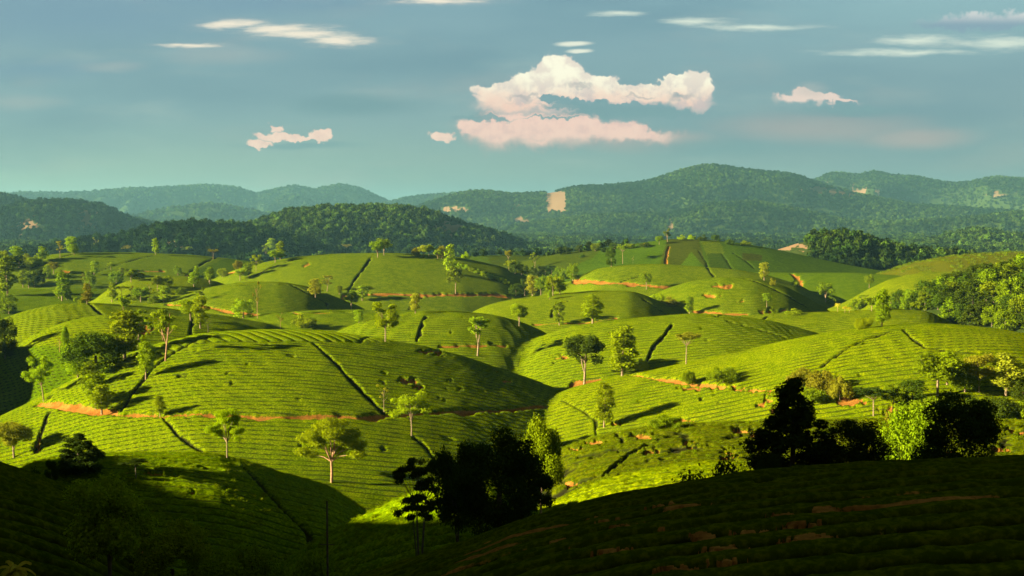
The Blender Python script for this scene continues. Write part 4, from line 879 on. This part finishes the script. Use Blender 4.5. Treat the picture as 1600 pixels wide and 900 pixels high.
# ------------------------------------------------------------------ far woods that read as one mass: instanced crowns
src = bpy.data.collections.new('forest_sources')            # not linked to the scene
def forest_source(seed):
    rg = np.random.default_rng(seed); K = []
    for i in range(9):
        a = i*2.4; q = 2.0*math.sqrt(rg.random()); K.append(((math.cos(a)*q, math.sin(a)*q, 2.2+3.6*rg.random()*(1-q/4)), 1.2+.5*rg.random()))
    V, Fc = leaves(K, 170, 1.5, rg, shell=.6)
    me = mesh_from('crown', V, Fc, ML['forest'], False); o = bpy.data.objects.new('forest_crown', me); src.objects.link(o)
for s in range(4): forest_source(50+s)
def forest_nodes(src):
    ng = bpy.data.node_groups.new('forest', 'GeometryNodeTree')
    ng.interface.new_socket('Geometry', in_out='INPUT', socket_type='NodeSocketGeometry'); ng.interface.new_socket('Geometry', in_out='OUTPUT', socket_type='NodeSocketGeometry')
    n = ng.nodes; l = ng.links; gi = n.new('NodeGroupInput'); go = n.new('NodeGroupOutput')
    iop = n.new('GeometryNodeInstanceOnPoints'); ci = n.new('GeometryNodeCollectionInfo'); ci.inputs[0].default_value = src; ci.inputs['Separate Children'].default_value = True
    at = n.new('GeometryNodeInputNamedAttribute'); at.data_type = 'FLOAT_VECTOR'; at.inputs['Name'].default_value = 'size'
    ro = n.new('FunctionNodeRandomValue'); ro.data_type = 'FLOAT_VECTOR'; ro.inputs[0].default_value = (0, 0, 0); ro.inputs[1].default_value = (.1, .1, 6.28)
    l.new(gi.outputs[0], iop.inputs['Points']); l.new(ci.outputs[0], iop.inputs['Instance']); iop.inputs['Pick Instance'].default_value = True
    l.new(ro.outputs[0], iop.inputs['Rotation']); l.new(at.outputs[0], iop.inputs['Scale']); l.new(iop.outputs[0], go.inputs[0]); return ng
NGF = forest_nodes(src)
tsrc = bpy.data.collections.new('tea_sources')
for s_ in range(4):
    rg_ = np.random.default_rng(90+s_); V_, F_ = leaves([((0,0,.02),(.46,.46,.26)),((.3,.1,0),(.3,.3,.2)),((-.3,-.1,0),(.3,.3,.2))], 90, .17, rg_, flat=1.2, shell=.75)
    tsrc.objects.link(bpy.data.objects.new('tea_bush', mesh_from('tea_bush', V_, F_, ML['tea'], False)))
NGT = forest_nodes(tsrc)
rgf = np.random.default_rng(77)
def zat(r, a):
    c = np.clip((a+AZM)/(2*AZM)*(NAZ-1), 0, NAZ-1.001); c0 = c.astype(int); f = c-c0
    k = np.clip(np.searchsorted(RR, r), 1, NR-1); g_ = np.clip((r-RR[k-1])/(RR[k]-RR[k-1]), 0, 1)
    return (Zf[k-1, c0]*(1-f)+Zf[k-1, c0+1]*f)*(1-g_)+(Zf[k, c0]*(1-f)+Zf[k, c0+1]*f)*g_
def forest(keys, spacing, size, label, vis=.004, maxn=60000, extra=None):
    m = np.isin(IDX, [KEY[k] for k in keys]) & (SL >= SLmax-vis) & (soil < .3) & (np.abs(PU-800) < 900)
    if extra is not None: m &= extra
    i, j = np.nonzero(m)
    if len(i) == 0: return
    dr = np.gradient(RR)[i]; area = RR[i]*(AZ[1]-AZ[0])*dr; n = int(min(maxn, area.sum()/spacing**2)); k = rgf.choice(len(i), n, p=area/area.sum())
    i = i[k]; j = j[k]; r = RR[i]+(rgf.random(n)-.5)*dr[k]; a = AZ[j]+(rgf.random(n)-.5)*(AZ[1]-AZ[0])
    V = np.stack([r*np.sin(a), r*np.cos(a), zat(r, a)+CZ-.6], 1)
    me = bpy.data.meshes.new('forest'); me.vertices.add(n); me.vertices.foreach_set('co', V.astype(np.float32).ravel())
    at = me.attributes.new('size', 'FLOAT_VECTOR', 'POINT'); s = size*(.65+.7*rgf.random(n)); at.data.foreach_set('vector', np.stack([s, s, s*(.8+.5*rgf.random(n))], 1).astype(np.float32).ravel())
    o = bpy.data.objects.new('forest', me); C.objects.link(o); o['kind'] = 'stuff'; o['label'] = label
    md = o.modifiers.new('forest', 'NODES'); md.node_group = NGF
    print('forest', keys, n)
forest(['knollwood'], 3.6, .8, 'mixed trees covering the wooded knoll', extra=~((PU > 1190) & (PU < 1262) & (PV > 372)))
forest(['ridgeleft'], 5.0, 1.0, 'dark trees covering the ridge beyond the far tea field')
forest(['darkhill'], 5.2, 1.05, 'dense trees covering the large dark hill')
forest(['apron'], 6.5, 1.2, 'trees on the foothills')
forest(['scarred', 'leftpeak'], 7.5, 1.3, 'trees on the hazy hills with orange landslips')
forest(['spur'], 7.0, 1.15, 'trees on the lower mountain spurs')
forest(['range'], 7.5, 1.25, 'trees covering the long mountain')
forest(['rangeback'], 10, 1.5, 'trees covering the hazy ridge behind the long mountain')
forest(['farleft', 'farfoot', 'midgap'], 15, 1.9, 'woods on the far mountain chain', maxn=16000)
forest(['hollow', 'patchwork'], 9, .6, 'scattered bushes in the far hollow', extra=(PV < 402) & (PU < 980) & (fbm(X/30., Y/30., 2) > -.2), vis=.01)
forest(['leftfar'], 3.6, .7, 'belt of trees behind the far tea field', vis=.02, extra=(Y > 655*1.0) & (SL < SLmax+1) & (Y < 760))
def tea_bushes(keys, dens, size, label, gmax=.10):
    m = np.isin(IDX, [KEY[k] for k in keys]) & (SL >= SLmax-.004) & (soil < .25) & (PATH < .15) & (cut < .2) & (holes < .3) & (groove < gmax) & (np.abs(PU-800) < 850) & (PV < 960) & (amp > 0)
    i, j = np.nonzero(m); dr = np.gradient(RR)[i]; area = RR[i]*(AZ[1]-AZ[0])*dr; n = int(area.sum()*dens); k = rgf.choice(len(i), n, p=area/area.sum())
    i = i[k]; j = j[k]; r = RR[i]+(rgf.random(n)-.5)*dr[k]; a = AZ[j]+(rgf.random(n)-.5)*(AZ[1]-AZ[0])
    V = np.stack([r*np.sin(a), r*np.cos(a), zat(r, a)+CZ+.02], 1); me = bpy.data.meshes.new('tea_bushes'); me.vertices.add(n); me.vertices.foreach_set('co', V.astype(np.float32).ravel())
    at = me.attributes.new('size', 'FLOAT_VECTOR', 'POINT'); s = size*(.6+.7*rgf.random(n)); at.data.foreach_set('vector', np.stack([s, s, s*(.7+.6*rgf.random(n))], 1).astype(np.float32).ravel())
    o = bpy.data.objects.new('tea_bushes', me); C.objects.link(o); o['kind'] = 'stuff'; o['label'] = label
    md = o.modifiers.new('bushes', 'NODES'); md.node_group = NGT; print('tea', keys, n)
tea_bushes(['knoll', 'lowdome', 'shadedome', 'scrub'], 3.0, .42, 'tea bushes on the low domes behind the foreground')
# 'tea bushes on the large central dome')
# 'tea bushes on the wide domes at the right')
tea_bushes(['olive'], .16, 2.4, 'young bushes planted over the olive coloured field')
def low_land():
    m = (IDX == -1) & (RR[:, None] > 640) & (SL >= SLmax-.012) & (RR[:, None] < 4500); return m
KEY['valley'] = -1
forest(['valley'], 7.0, 1.15, 'trees filling the low land before the hills', vis=.006, extra=(RR[:, None]*np.ones_like(Z) > 700) & (RR[:, None]*np.ones_like(Z) < 4500))

# ------------------------------------------------------------------ the air
def haze():
    zlo = float(min(Zf.min(), -60))+CZ-60-1; zhi = float(Zf[:, :].max())+CZ+25
    L = 10650; V = [(sx_*L, sy_*L, z) for z in (zlo, zhi) for sx_, sy_ in ((-1,-1),(1,-1),(1,1),(-1,1))]
    Fc = [(0,3,2,1),(4,5,6,7),(0,1,5,4),(1,2,6,5),(2,3,7,6),(3,0,4,7)]
    me = bpy.data.meshes.new('haze'); me.from_pydata(V, [], Fc); o = bpy.data.objects.new('haze', me); C.objects.link(o); o['kind'] = 'stuff'; o['label'] = 'thin evening haze over the whole landscape'
    mt = bpy.data.materials.new('haze'); mt.use_nodes = True; g = NG(mt.node_tree)
    pv = g.n('ShaderNodeVolumePrincipled'); pv.inputs['Color'].default_value = HAZE_COL; pv.inputs['Density'].default_value = HAZE_D; pv.inputs['Anisotropy'].default_value = .1
    ou = g.n('ShaderNodeOutputMaterial'); g.put(ou.inputs['Volume'], pv.outputs[0]); me.materials.append(mt)
HAZE_D = .75e-4; HAZE_COL = (.22, .52, .70, 1)
haze()
